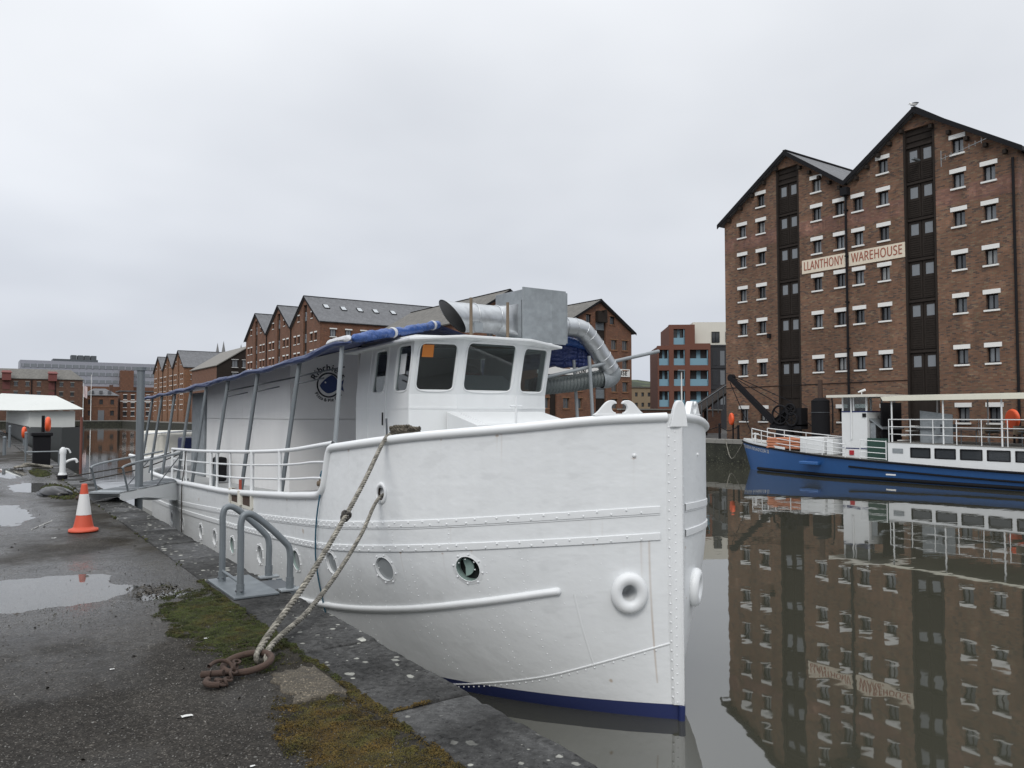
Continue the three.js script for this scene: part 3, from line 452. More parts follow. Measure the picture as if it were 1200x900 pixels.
{ // side rails aft of the bulwark
  const rail = part(boat, 'side_railing', tube([[3.85, 1.345, -9.72], [3.845, 1.30, -10.2], [3.84, 1.2, -11.3], [3.84, 1.11, -13], [3.83, 1.05, -14.6], [3.83, 0.975, -17], [3.83, 0.925, -19.6]], 0.031, 80, 10), M.white);
  const topY = curveFn([[-19.6, 0.925], [-17, 0.975], [-14.6, 1.05], [-13, 1.11], [-11.3, 1.2], [-10.2, 1.30]]), edgeY = (z) => yDeckEdge(-z + ZS);
  for (const [z, r] of [[-19.55, 0.02], [-18.37, 0.018], [-18.12, 0.018], [-15.98, 0.03], [-15.5, 0.022], [-14.6, 0.022], [-13.24, 0.034], [-11.81, 0.03]]) part(rail, 'rail_post', bar([3.835, edgeY(z), z], [3.83, topY(z), z], r), M.white);
  for (const k of [0.36, 0.68]) { const pts = []; for (let z = -9.95; z >= -19.6; z -= 0.5) pts.push([3.835, lerp(edgeY(z), topY(Math.min(z, -10.2)), k), z]); part(rail, 'rail_bar', tube(pts, 0.017, 60, 8), M.white); }
  part(rail, 'rail_bar', bar([3.83, 0.925, -19.6], [3.83, 0.25, -19.6], 0.022), M.white);
  // mooring chock let into the deck edge
  const ck = part(boat, 'mooring_chock', mg([box(3.76, 3.86, 0.17, 0.42, -14.40, -14.34), box(3.76, 3.86, 0.17, 0.42, -13.10, -13.04), box(3.79, 3.85, 0.14, 0.19, -14.4, -13.04)]), M.cream); part(ck, 'chock_back', box(3.8, 3.815, 0.18, 0.42, -14.34, -13.1), M.rust); part(ck, 'roller', bar([3.8, 0.18, -13.72], [3.8, 0.42, -13.72], 0.07), M.cream);
  part(boat, 'deck_pump', mg([bar([4.35, 0.5, -11.3], [4.35, 0.78, -11.3], 0.09), box(4.2, 4.5, 0.45, 0.8, -11.0, -10.75), bar([4.2, 0.7, -11.2], [4.5, 0.7, -10.9], 0.04)]), M.wood);
  part(boat, 'warning_plate', box(3.80, 3.81, 0.43, 0.60, -13.9, -13.76), P0({ color: lin(0.35, 0.05, 0.02), roughness: 0.6 }));
}
// awning lines shared by deckhouse and tarp
const edgeYa = curveFn([[-27.3, 2.2], [-21, 2.34], [-15.2, 2.51], [-12.2, 2.60], [-10.8, 2.71], [-9.85, 2.73]]);
const ridgeYa = curveFn([[-27.3, 2.6], [-22, 2.83], [-19, 2.97], [-16, 3.14], [-11.7, 3.27]]);
const awn = (x, z) => { const t = clamp((Math.abs(x - 6.55)) / 2.35); return lerp(ridgeYa(z), edgeYa(z), t); };
{ // deckhouse of white boards, its front wall facing forward behind the wheelhouse
  const house = part(boat, 'deckhouse', mg([box(4.95, 8.25, 0.1, 2.36, -21.2, -14.62)]), M.panel);
  const zc = [-14.56, -17.75, -20.95];
  for (let k = 0; k < 2; k++) for (const [y0, y1] of [[0.1, 1.625], [1.635, 0]]) {
    const za = zc[k] - 0.005, zb = zc[k + 1] + 0.005; const ta = y1 || awn(4.9, za) - 0.04, tb = y1 || awn(4.9, zb) - 0.04;
    part(house, 'wall_board', slab([[4.905, y0, zb], [4.905, y0, za], [4.905, ta, za], [4.905, tb, zb]], 0.035), M.panel);
  }
  for (const [x0, x1] of [[4.91, 6.28], [6.29, 8.2]]) for (const [y0, y1] of [[0.1, 1.625], [1.635, 0]]) part(house, 'front_board', slab([[x0, y0, -14.56], [x1, y0, -14.56], [x1, y1 || awn(x1, -14.6) - 0.05, -14.56], [x0, y1 || awn(x0, -14.6) - 0.05, -14.56]], 0.035), M.panel);
  part(house, 'end_board', box(4.86, 4.93, 0.15, 2.3, -22.4, -21.0), M.galvDull, 'grey metal end panel');
  part(house, 'dark_bag', rbox(4.55, 4.8, 0.2, 0.75, -18.9, -18.5, 0.06), M.black);
}
const font = await new FontLoader().loadAsync('fonts/droid/droid_sans_bold.typeface.json');
const fontR = await new FontLoader().loadAsync('fonts/droid/droid_sans_regular.typeface.json');
const fontS = await new FontLoader().loadAsync('fonts/droid/droid_serif_bold.typeface.json');
function textGeo(str, size, th = 0.004, f = font) { const g = new THREE.ExtrudeGeometry(f.generateShapes(str, size), { depth: th, bevelEnabled: false, curveSegments: 4 }); g.computeBoundingBox(); const b = g.boundingBox; g.translate(-(b.min.x + b.max.x) / 2, 0, 0); g.userData.w = b.max.x - b.min.x; return g; }
{ // painted logo on the deckhouse: lettering bent round a ring with a fish
  const C = [5.66, 2.29, -14.552], ink = P0({ color: lin(0.012, 0.014, 0.02), roughness: 0.6 }), blue = P0({ color: lin(0.03, 0.055, 0.16), roughness: 0.6 });
  const toWall = (g) => { g.translate(...C); return g; };
  const ring = new THREE.RingGeometry(0.215, 0.245, 40); const lg = part(boat, 'painted_logo', toWall(ring), ink, 'dark blue fish in a ring with lettering');
  const arc = (str, R, a0, a1, size, flip) => { const out = []; for (let i = 0; i < str.length; i++) { if (str[i] === ' ') continue; const a = lerp(a0, a1, str.length > 1 ? i / (str.length - 1) : 0.5), g = textGeo(str[i], size, 0.002, font); g.rotateZ(flip ? a + Math.PI / 2 : a - Math.PI / 2); g.translate(Math.cos(a) * R, Math.sin(a) * R, 0); out.push(g); } return mg(out); };
  const D = Math.PI / 180;
  part(lg, 'lettering', toWall(arc("Ribchie's", 0.275, 152 * D, 32 * D, 0.12, false)), ink);
  part(lg, 'lettering', toWall(arc('Pizza & Pie Cafe', 0.325, 214 * D, 322 * D, 0.062, true)), ink);
  const s = new THREE.Shape(); s.moveTo(-0.18, -0.01); s.bezierCurveTo(-0.12, 0.09, -0.02, 0.16, 0.06, 0.2); s.bezierCurveTo(0.13, 0.17, 0.18, 0.10, 0.21, 0.03); s.lineTo(0.31, 0.12); s.lineTo(0.28, 0.0); s.lineTo(0.31, -0.12); s.lineTo(0.2, -0.05); s.bezierCurveTo(0.12, -0.14, 0.0, -0.18, -0.05, -0.15); s.bezierCurveTo(-0.12, -0.11, -0.16, -0.07, -0.18, -0.01);
  const fg = new THREE.ExtrudeGeometry(s, { depth: 0.002, bevelEnabled: false }); part(lg, 'fish', toWall(fg), blue);
  const eye = new THREE.CircleGeometry(0.018, 12); eye.translate(-0.07, 0.05, 0.004); part(lg, 'eye', toWall(eye), M.panel);
}
{ // wheelhouse: panelled front leaning forward, flat cambered roof
  const lean = (y) => 0.24 * Math.max(0, y - 2.02);
  const B = [5.27, -10.38], C = [5.98, -10.2], D = [7.04, -10.2], E = [7.76, -10.38], A = [5.27, -12.3], F = [7.76, -12.3];
  const ys = 0.35, yTopW = 2.87;
  function facet(p0, p1, holes, th = 0.045) {
    const L = Math.hypot(p1[0] - p0[0], p1[1] - p0[1]), dx = (p1[0] - p0[0]) / L, dz = (p1[1] - p0[1]) / L, nx = -dz, nz = dx;
    const sp = new THREE.Shape([[0, ys], [L, ys], [L, 2.02], [L, yTopW], [0, yTopW], [0, 2.02]].map((q) => new THREE.Vector2(...q)));
    for (const h of holes) sp.holes.push(rr(h[0], h[1], h[2], h[3], 0.05));
    const g = new THREE.ExtrudeGeometry(sp, { depth: th, bevelEnabled: true, bevelSize: 0.006, bevelThickness: 0.006, bevelSegments: 1, curveSegments: 5 });
    return { g: warp(g, p0, dx, dz, nx, nz, -th), at: (a, y, o) => [p0[0] + dx * a + nx * o, y, p0[1] + dz * a + nz * o + lean(y)], L };
  }
  function rr(x0, x1, y0, y1, r) { const p = new THREE.Path(); p.moveTo(x0 + r, y0); p.lineTo(x1 - r, y0); p.absarc(x1 - r, y0 + r, r, -Math.PI / 2, 0); p.lineTo(x1, y1 - r); p.absarc(x1 - r, y1 - r, r, 0, Math.PI / 2); p.lineTo(x0 + r, y1); p.absarc(x0 + r, y1 - r, r, Math.PI / 2, Math.PI); p.lineTo(x0, y0 + r); p.absarc(x0 + r, y0 + r, r, Math.PI, Math.PI * 1.5); return p; }
  function warp(g, p0, dx, dz, nx, nz, off) { const p = g.attributes.position; for (let i = 0; i < p.count; i++) { const a = p.getX(i), y = p.getY(i), o = p.getZ(i) + off; p.setXYZ(i, p0[0] + dx * a + nx * o, y, p0[1] + dz * a + nz * o + lean(y)); } g.computeVertexNormals(); return muv(g); }
  // outward normal is (-dz, dx): run the walls so that it points out of the house
  const side = facet(A, B, [[0.62, 1.06, 2.07, 2.71], [1.42, 1.86, 2.07, 2.74]]);
  const wl = facet(B, C, [[0.09, 0.655, 2.08, 2.76]]), wf = facet(C, D, [[0.095, 0.965, 2.08, 2.79]]), wr = facet(D, E, [[0.09, 0.655, 2.08, 2.76]]), ws = facet(E, F, [[0.2, 0.8, 2.07, 2.74]]);
  const wh = part(boat, 'wheelhouse', mg([side.g, wl.g, wf.g, wr.g, ws.g]), M.whitePlain);
  part(wh, 'back_wall', box(5.3, 7.73, 0.35, 2.85, -12.33, -12.29), M.panel); part(wh, 'inner_panelling', box(5.32, 7.7, 1.0, 2.8, -12.285, -12.27), M.wood);
  part(wh, 'floor', box(5.3, 7.73, 0.95, 1.0, -12.28, -10.45), M.darkSteel);
  const pane = (f, h) => { const P = [[h[0] - 0.03, h[2] - 0.03], [h[1] + 0.03, h[2] - 0.03], [h[1] + 0.03, h[3] + 0.03], [h[0] - 0.03, h[3] + 0.03]].map(([a, y]) => f.at(a, y, -0.02)); return slab(P, 0.006); };
  const frame = (f, h) => { const pts = []; const r = 0.05; for (const [a, y] of [[h[0] + r, h[2]], [h[1] - r, h[2]], [h[1], h[2] + r], [h[1], h[3] - r], [h[1] - r, h[3]], [h[0] + r, h[3]], [h[0], h[3] - r], [h[0], h[2] + r]]) pts.push(V(...f.at(a, y, 0.004))); return tube(pts, 0.014, 72, 6, true); };
  for (const [f, h] of [[side, [1.42, 1.86, 2.07, 2.74]], [wl, [0.09, 0.655, 2.08, 2.76]], [wf, [0.095, 0.965, 2.08, 2.79]], [wr, [0.09, 0.655, 2.08, 2.76]], [ws, [0.2, 0.8, 2.07, 2.74]]]) { part(wh, 'window', frame(f, h), M.whitePlain); part(wh, 'pane', pane(f, h), M.glass); }
  const door = part(wh, 'door', mg([frame(side, [0.62, 1.06, 2.07, 2.71]), tube([[5.262, 0.6, -11.82], [5.262, 2.02, -11.82], [5.262, 2.8, -11.64], [5.262, 2.81, -11.0], [5.262, 2.02, -11.16], [5.262, 0.6, -11.16]], 0.012, 60, 6, false, 0)]), M.whitePlain); void door;
  part(wh, 'pane', pane(side, [0.62, 1.06, 2.07, 2.71]), M.glass);
  part(wh, 'door_handle', bar([5.23, 1.55, -11.2], [5.23, 1.75, -11.2], 0.012), M.black);
  // seam line and waist strip
  for (const f of [side, wl, wf, wr]) part(wh, 'waist_strip', slab([f.at(0, 1.80, 0.012), f.at(f.L, 1.80, 0.012), f.at(f.L, 1.83, 0.012), f.at(0, 1.83, 0.012)], 0.012), M.whitePlain);
  // roof
  const rp = [[5.12, -12.45], [5.10, -10.02], [5.9, -9.83], [7.10, -9.83], [7.86, -10.06], [7.86, -12.45]];
  const rs = new THREE.Shape(rp.map(([x, z]) => new THREE.Vector2(x, -z))); const rg = new THREE.ExtrudeGeometry(rs, { depth: 0.022, bevelEnabled: true, bevelSize: 0.012, bevelThickness: 0.01, bevelSegments: 2 }); rg.rotateX(-Math.PI / 2);
  { const p = rg.attributes.position; for (let i = 0; i < p.count; i++) { const x = p.getX(i), z = p.getZ(i); p.setY(i, p.getY(i) + 2.86 - 0.07 * Math.pow((x - 6.52) / 1.4, 2) + 0.02 * (z + 10)); } rg.computeVertexNormals(); }
  part(wh, 'roof', muv(rg), M.whitePlain);
  // inside: helm console, chair back, notice and sticker
  part(wh, 'console', mg([slab([[6.25, 2.06, -10.55], [7.5, 2.06, -10.55], [7.3, 2.36, -10.95], [6.45, 2.36, -10.95]], 0.5)]), P0({ color: lin(0.45, 0.46, 0.47), roughness: 0.5 }));
  part(wh, 'steering_wheel', mg([new THREE.TorusGeometry(0.24, 0.02, 8, 30).translate(6.75, 2.3, -11.1), ...[0, 1, 2, 3].map((k) => bar([6.75 - 0.3 * Math.cos(k * 0.785), 2.3 - 0.3 * Math.sin(k * 0.785), -11.1], [6.75 + 0.3 * Math.cos(k * 0.785), 2.3 + 0.3 * Math.sin(k * 0.785), -11.1], 0.012, 0.012, 6))]), M.wood);
  part(wh, 'chair_back', rbox(6.9, 7.3, 1.9, 2.45, -11.7, -11.6, 0.04), P0({ color: lin(0.3, 0.1, 0.07), roughness: 0.7 }));
  const q = (f, a0, a1, y0, y1, o = -0.012) => slab([f.at(a0, y0, o), f.at(a1, y0, o), f.at(a1, y1, o), f.at(a0, y1, o)], 0.003);
  part(wh, 'sticker', q(wl, 0.13, 0.30, 2.56, 2.74), P0({ color: lin(0.62, 0.2, 0.03), roughness: 0.5 }), 'square orange sticker');
  part(wh, 'notice', q(side, 1.50, 1.68, 2.32, 2.62), P0({ color: lin(0.72, 0.74, 0.75), roughness: 0.6 }), 'white paper notice');
  part(wh, 'roof_post', bar([6.36, 2.9, -10.42], [6.36, 3.54, -10.42], 0.027, 0.024), M.wood); part(wh, 'roof_post', bar([7.05, 2.9, -10.42], [7.05, 3.52, -10.42], 0.027, 0.024), M.wood);
  // low coaming in front of the wheelhouse
  const hs = new THREE.Shape([[9.3, 0.7], [10.17, 0.7], [10.17, 1.75], [9.3, 1.56]].map((q) => new THREE.Vector2(...q))), hg = new THREE.ExtrudeGeometry(hs, { depth: 1.75, bevelEnabled: true, bevelSize: 0.01, bevelThickness: 0.01, bevelSegments: 1 }); hg.rotateY(Math.PI / 2); hg.translate(5.8, 0, 0); const hb = part(boat, 'companion_hatch', hg, M.whitePlain); part(hb, 'hatch_lid', slab([[5.95, 1.585, -9.34], [7.4, 1.585, -9.34], [7.4, 1.745, -10.06], [5.95, 1.745, -10.06]], 0.02), M.whitePlain);
  part(wh, 'inner_panelling', mg([box(5.325, 5.335, 1.0, 2.05, -12.2, -10.5), box(7.69, 7.70, 1.0, 2.05, -12.2, -10.5), box(5.4, 7.6, 2.78, 2.79, -12.2, -10.4)]), M.wood);
}
{ // extractor duct on the wheelhouse roof
  const Y = 3.30, Z = -10.95, r = 0.235;
  const g = grid(40, 10, (a, b) => { const t = a * Math.PI * 2, cy = Math.cos(t), cz = Math.sin(t); const x0 = 6.33 - 0.22 * cy - 0.02 * cz, R = r * (1 + 0.07 * sst(0.25, 0, b)); return [lerp(x0, 7.16, b), Y + cy * R, Z + cz * R]; }, (a, b) => [a * 1.5, b]);
  const duct = part(boat, 'extractor_duct', g, M.galv);
  part(duct, 'intake_lining', grid(40, 4, (a, b) => { const t = a * Math.PI * 2, cy = Math.cos(t), cz = Math.sin(t); return [lerp(6.335 - 0.22 * cy - 0.02 * cz, 6.9, b), Y + cy * r * 0.985, Z + cz * r * 0.985]; }), P0({ color: lin(0.12, 0.12, 0.12), roughness: 0.7 }));
  part(duct, 'intake_stop', new THREE.CircleGeometry(r * 0.98, 30).rotateY(-Math.PI / 2).translate(6.92, Y, Z), M.black);
  for (const x of [6.72, 7.16]) part(duct, 'duct_band', new THREE.TorusGeometry(r * 1.015, 0.012, 6, 40).rotateY(Math.PI / 2).translate(x, Y, Z), M.galv);
  part(duct, 'square_adapter', grid(40, 6, (a, b) => { const t = a * Math.PI * 2 + Math.PI / 4, cy = Math.cos(t), cz = Math.sin(t), m = Math.max(Math.abs(cy), Math.abs(cz)), R = lerp(r, 0.27 / m, b); return [lerp(7.16, 7.46, b), Y + cy * R, Z + cz * R]; }, (a, b) => [a * 1.5, b * 0.4]), M.galv);
  part(duct, 'access_cover', box(6.60, 6.76, 3.06, 3.2, -10.74, -10.70), M.galvDull);
  const bx = part(duct, 'fan_box', rbox(7.47, 8.36, 2.93, 3.80, -11.42, -10.52, 0.008), M.galvDull); part(bx, 'front_cover', rbox(7.40, 8.30, 2.90, 3.82, -10.515, -10.49, 0.006), M.galvDull);
  part(bx, 'flange', mg([box(7.44, 7.468, 2.94, 3.62, -11.3, -10.6)]), M.galvDull);
  const path = [[8.30, 3.24, -10.85], [8.6, 3.26, -10.83], [8.90, 3.22, -10.8], [9.10, 3.06, -10.8], [9.38, 2.75, -10.8], [9.57, 2.53, -10.8]];
  const pipe = part(duct, 'outlet_pipe', tube(path, 0.172, 48, 24), M.galv);
  const c = new THREE.CatmullRomCurve3(path.map((p) => V(...p))); for (const t of [0.02, 0.16, 0.29, 0.42, 0.55, 0.68, 0.8, 0.92]) { const p = c.getPoint(t), d = c.getTangent(t), tg = new THREE.TorusGeometry(0.173, 0.008, 6, 32); tg.applyQuaternion(new THREE.Quaternion().setFromUnitVectors(V(0, 0, 1), d)); tg.translate(p.x, p.y, p.z); part(pipe, 'pipe_seam', tg, M.galv); }
  const e2 = [[9.565, 2.54, -10.8], [9.62, 2.45, -10.81], [9.57, 2.38, -10.84], [9.42, 2.36, -10.88]]; part(pipe, 'elbow', tube(e2, 0.168, 20, 24), M.galvDull);
  // ribbed flexible hose running back from the elbow
  const hose = grid(120, 20, (a, b) => { const t = b * Math.PI * 2, x = lerp(9.47, 7.9, a), y = lerp(2.39, 2.20, a) - 0.03 * Math.sin(a * Math.PI), R = 0.145 + 0.013 * Math.sin(a * 120 * Math.PI / 3.0); return [x, y + Math.cos(t) * R, -10.9 + Math.sin(t) * R]; }, (a, b) => [a * 1.3, b]);
  part(duct, 'flexible_hose', hose, P0({ color: lin(0.10, 0.115, 0.115), roughness: 0.5 }));
  part(boat, 'boom_pole', bar([7.95, 2.34, -10.7], [10.7, 2.92, -10.7], 0.03, 0.035), M.galvDull); 
}
{ // awning
  const sheet = (x0, x1) => grid(30, 90, (a, b) => { const x = lerp(x0, x1, a), front = lerp(x > 6.55 ? -11.2 : -9.92, -11.75, clamp(1 - Math.abs(x - 6.55) / 2.35)), z = lerp(front, -27.3, b); return [x, awn(x, z) + 0.03 * (fbm(x * 2, z * 1.7, 3, 0, 201) - 0.5) - 0.03 * Math.sin(Math.PI * mod(z, 2.1) / 2.1), z]; }, (a, b, p) => [p[0], p[2]]);
  const aw = part(boat, 'awning', mg([sheet(4.2, 6.55), sheet(6.55, 8.9)]), M.tarpDark);
  const lump = (pts, r, k, seg = 120, sd = 1) => { const c = new THREE.CatmullRomCurve3(pts.map((p) => V(...p))), fr = c.computeFrenetFrames(seg); return grid(seg, 14, (a, b) => { const i = Math.round(a * seg), p = c.getPointAt(a), t = b * Math.PI * 2, R = r * Math.min(1, Math.sqrt(Math.min(a, 1 - a) * seg * 0.35)) * (1 + k * (fbm(a * seg * 0.14 + 3, Math.abs(b - 0.5) * 5, 3, 0, 210 + sd) - 0.5) * 2), n = fr.normals[i], q = fr.binormals[i]; return [p.x + (n.x * Math.cos(t) + q.x * Math.sin(t)) * R, p.y + (n.y * Math.cos(t) + q.y * Math.sin(t)) * R, p.z + (n.z * Math.cos(t) + q.z * Math.sin(t)) * R]; }, (a, b) => [a * 6, b * 0.6]); };
  const ed = []; for (let z = -9.95; z >= -27.3; z -= 0.6) ed.push([4.19, edgeYa(z) - 0.015 - 0.035 * Math.sin(Math.PI * mod(z, 2.1) / 2.1), z]);
  part(aw, 'edge_roll', lump(ed, 0.048, 0.5, 260, 2), P0({ color: lin(0.016, 0.034, 0.12), roughness: 0.4, bumpMap: tarpBump, bumpScale: 0.03 }));
  part(aw, 'front_roll', lump([[4.2, 2.74, -9.93], [4.75, 2.86, -10.35], [5.6, 3.04, -11.0], [6.5, 3.26, -11.7]], 0.066, 0.35, 120, 3), M.tarp, 'bright blue rolled tarpaulin');
  part(aw, 'front_roll', lump([[7.5, 3.14, -11.4], [8.2, 3.08, -11.2], [8.8, 3.03, -11.05], [9.2, 2.94, -10.95]], 0.085, 0.4, 100, 4), M.tarp);
  for (let k = 0; k < 6; k++) part(aw, 'hanging_fold', lump([[7.9, 3.0 - k * 0.07, -11.25 + 0.03 * k], [8.5, 3.0 - k * 0.075, -11.12], [9.25, 2.93 - k * 0.06, -11.0]], 0.062, 0.5, 60, 5 + k), M.tarpDark);
  for (const [a, b] of [[[4.2, 2.735, -10.0], [4.2, 2.72, -10.85]]]) part(aw, 'wrapped_tape', lump([a, [4.2, 2.745, -10.4], b], 0.06, 0.3, 30, 15), M.tape);
  for (const p of [[5.12, 2.935, -10.635, 0.07], [6.28, 3.205, -11.53, 0.07]]) { const t = new THREE.TorusGeometry(p[3], 0.012, 6, 24); t.scale(1, 1, 4); t.applyQuaternion(new THREE.Quaternion().setFromUnitVectors(V(0, 0, 1), V(0.76, 0.18, -0.6).normalize())); t.translate(p[0], p[1], p[2]); part(aw, 'tape_band', t, M.tape); }
  const poleZ = [-12.22, -14.44, -16.47, -18.26, -19.76, -21.6, -23.28, -24.67];
  part(aw, 'awning_pole', bar([4.08, 0.6, -10.36], [4.22, 2.70, -10.36], 0.030), M.galvDull);
  for (const z of poleZ) part(aw, 'awning_pole', bar([3.98, yDeck(ZS - z) + 0.02, z], [4.27, edgeYa(z), z], 0.035), M.steel);
  for (const z of poleZ.slice(0, 3)) { part(aw, 'pole_bracket', mg([bar([4.22, edgeYa(z) - 0.28, z], [4.88, edgeYa(z) - 0.12, z + 0.35], 0.014), bar([4.2, edgeYa(z) - 0.4, z], [4.6, edgeYa(z) - 0.3, z + 0.2], 0.012)]), M.darkSteel); }
  for (const z of [-11, -13.2, -15.5, -18, -21]) part(aw, 'awning_pole', bar([9.05, yDeck(ZS - z), z], [8.88, edgeYa(z), z], 0.03), M.galvDull);
  part(aw, 'awning_pole', bar([9.06, 0.75, -10.62], [8.92, 2.75, -10.62], 0.032), M.galvDull);
}
{ // fairleads, bitts and fittings on the bow
  const horn = (sg) => { const s = new THREE.Shape(); s.moveTo(0.03, 0); s.lineTo(0.40, 0); s.bezierCurveTo(0.28, 0.04, 0.24, 0.16, 0.13, 0.195); s.bezierCurveTo(0.07, 0.21, 0.015, 0.19, 0.01, 0.165); s.bezierCurveTo(0.05, 0.17, 0.095, 0.15, 0.10, 0.11); s.bezierCurveTo(0.10, 0.06, 0.06, 0.03, 0.03, 0.03); const g = new THREE.ExtrudeGeometry(s, { depth: 0.07, bevelEnabled: true, bevelSize: 0.008, bevelThickness: 0.008, bevelSegments: 2 }); g.translate(0.045, 0, -0.035); if (sg < 0) { g.rotateY(Math.PI); } return g; };
  const p0 = hullPt(0.2, 1.69), p1 = hullPt(0.45, 1.66), ang = Math.atan2(-(p1[2] - p0[2]), p1[0] - p0[0]);
  for (const side of [-1, 1]) { const g = mg([horn(1), horn(-1), new RoundedBoxGeometry(0.86, 0.035, 0.1, 2, 0.012)]); g.scale(0.66, 0.8, 0.9); g.rotateY(side < 0 ? ang : -ang); const p = hullPt(0.32, yRail(0.32) + 0.05, side, -0.02); g.translate(...p); part(boat, 'fairlead', g, M.white); }
  part(boat, 'bow_plate', rbox(6.2, 7.0, 1.60, 1.65, -6.95, -6.5, 0.01), M.white);
  part(boat, 'mooring_bitt', mg([bar([6.95, 0.9, -7.1], [6.95, 1.70, -7.1], 0.06), bar([6.83, 1.65, -7.1], [7.07, 1.65, -7.1], 0.025)]), M.white);
  part(boat, 'jack_staff', mg([bar([6.3, 0.9, -9.1], [6.3, 1.98, -9.1], 0.018), bar([6.2, 1.83, -9.1], [6.4, 1.83, -9.1], 0.012)]), M.white);
}
// ---------------------------------------------------------------- things on the quay
function ropeGeo(pts, R, pitch = 0.16, strands = 3) {   // laid rope: strands twisted round the line through pts
  const c = new THREE.CatmullRomCurve3(pts.map((p) => V(...p))), L = c.getLength(), n = Math.max(24, Math.round(L / pitch * 12)), fr = c.computeFrenetFrames(n), out = [];
  for (let k = 0; k < strands; k++) {
    const q = []; for (let i = 0; i <= n; i++) { const t = i / n, p = c.getPointAt(t), a = t * L / pitch * Math.PI * 2 + k * Math.PI * 2 / strands, N = fr.normals[i], B = fr.binormals[i]; q.push(p.clone().addScaledVector(N, Math.cos(a) * R * 0.55).addScaledVector(B, Math.sin(a) * R * 0.55)); }
    const g = new THREE.TubeGeometry(new THREE.CatmullRomCurve3(q), n, R * 0.56, 6, false); const u = g.attributes.uv; for (let i = 0; i < u.count; i++) u.setXY(i, u.getX(i) * L * 1.1, u.getY(i) + k * 0.37); out.push(g);
  }
  return mg(out);
}
const link = (l, r) => { const p = []; for (let i = 0; i < 16; i++) { const t = i / 16 * Math.PI * 2; p.push(V(Math.cos(t) * l * 0.62 + Math.sign(Math.cos(t)) * l * 0.38 * Math.min(1, Math.abs(Math.cos(t)) * 3), 0, Math.sin(t) * l * 0.62)); } return tube(p, r, 24, 6, true); };
{ // mooring ring, shackle and chain
  const t = thing('mooring_ring', 'rusty iron mooring ring with shackle and chain lying on mossy quay', 'mooring ring', [1.52, 0, -5.42]);
  const g = new THREE.TorusGeometry(0.155, 0.022, 12, 40); g.rotateX(Math.PI / 2); g.rotateZ(0.13); g.rotateX(0.05); g.translate(1.55, 0.048, -5.40); part(t, 'ring', g, M.rust);
  const sk = [V(-0.075, 0, -0.045), V(0, 0, -0.06), V(0.06, 0, -0.042), V(0.08, 0, 0), V(0.06, 0, 0.042), V(0, 0, 0.06), V(-0.075, 0, 0.045)], s = tube(sk, 0.013, 30, 8); s.rotateX(0.5); s.rotateY(0.6); s.translate(1.375, 0.055, -5.37);
  const shk = part(t, 'shackle', s, M.rust); part(shk, 'shackle_pin', bar([1.29, 0.03, -5.36], [1.365, 0.045, -5.28], 0.02), M.rust);
  part(shk, 'pin_head', bar([1.25, 0.03, -5.37], [1.30, 0.035, -5.33], 0.022), M.rust);
  const cp = [[1.46, 0.085, -5.33], [1.44, 0.07, -5.28], [1.415, 0.055, -5.235], [1.39, 0.045, -5.2], [1.365, 0.035, -5.165], [1.34, 0.028, -5.14], [1.315, 0.024, -5.13], [1.30, 0.022, -5.17], [1.32, 0.03, -5.2]];
  cp.forEach((p, i) => { const q = link(0.03, 0.0085); q.rotateX(i % 2 ? Math.PI / 2 - 0.3 : 0.3); q.rotateY(0.95 + 0.12 * i); q.translate(...p); part(t, 'chain_link', q, M.rust); });
  const b = tube([[1.30, 0.025, -5.12], [1.25, 0.03, -5.14], [1.235, 0.03, -5.2], [1.26, 0.03, -5.25]], 0.02, 20, 8); part(t, 'anchor_staple', b, M.rust);
}
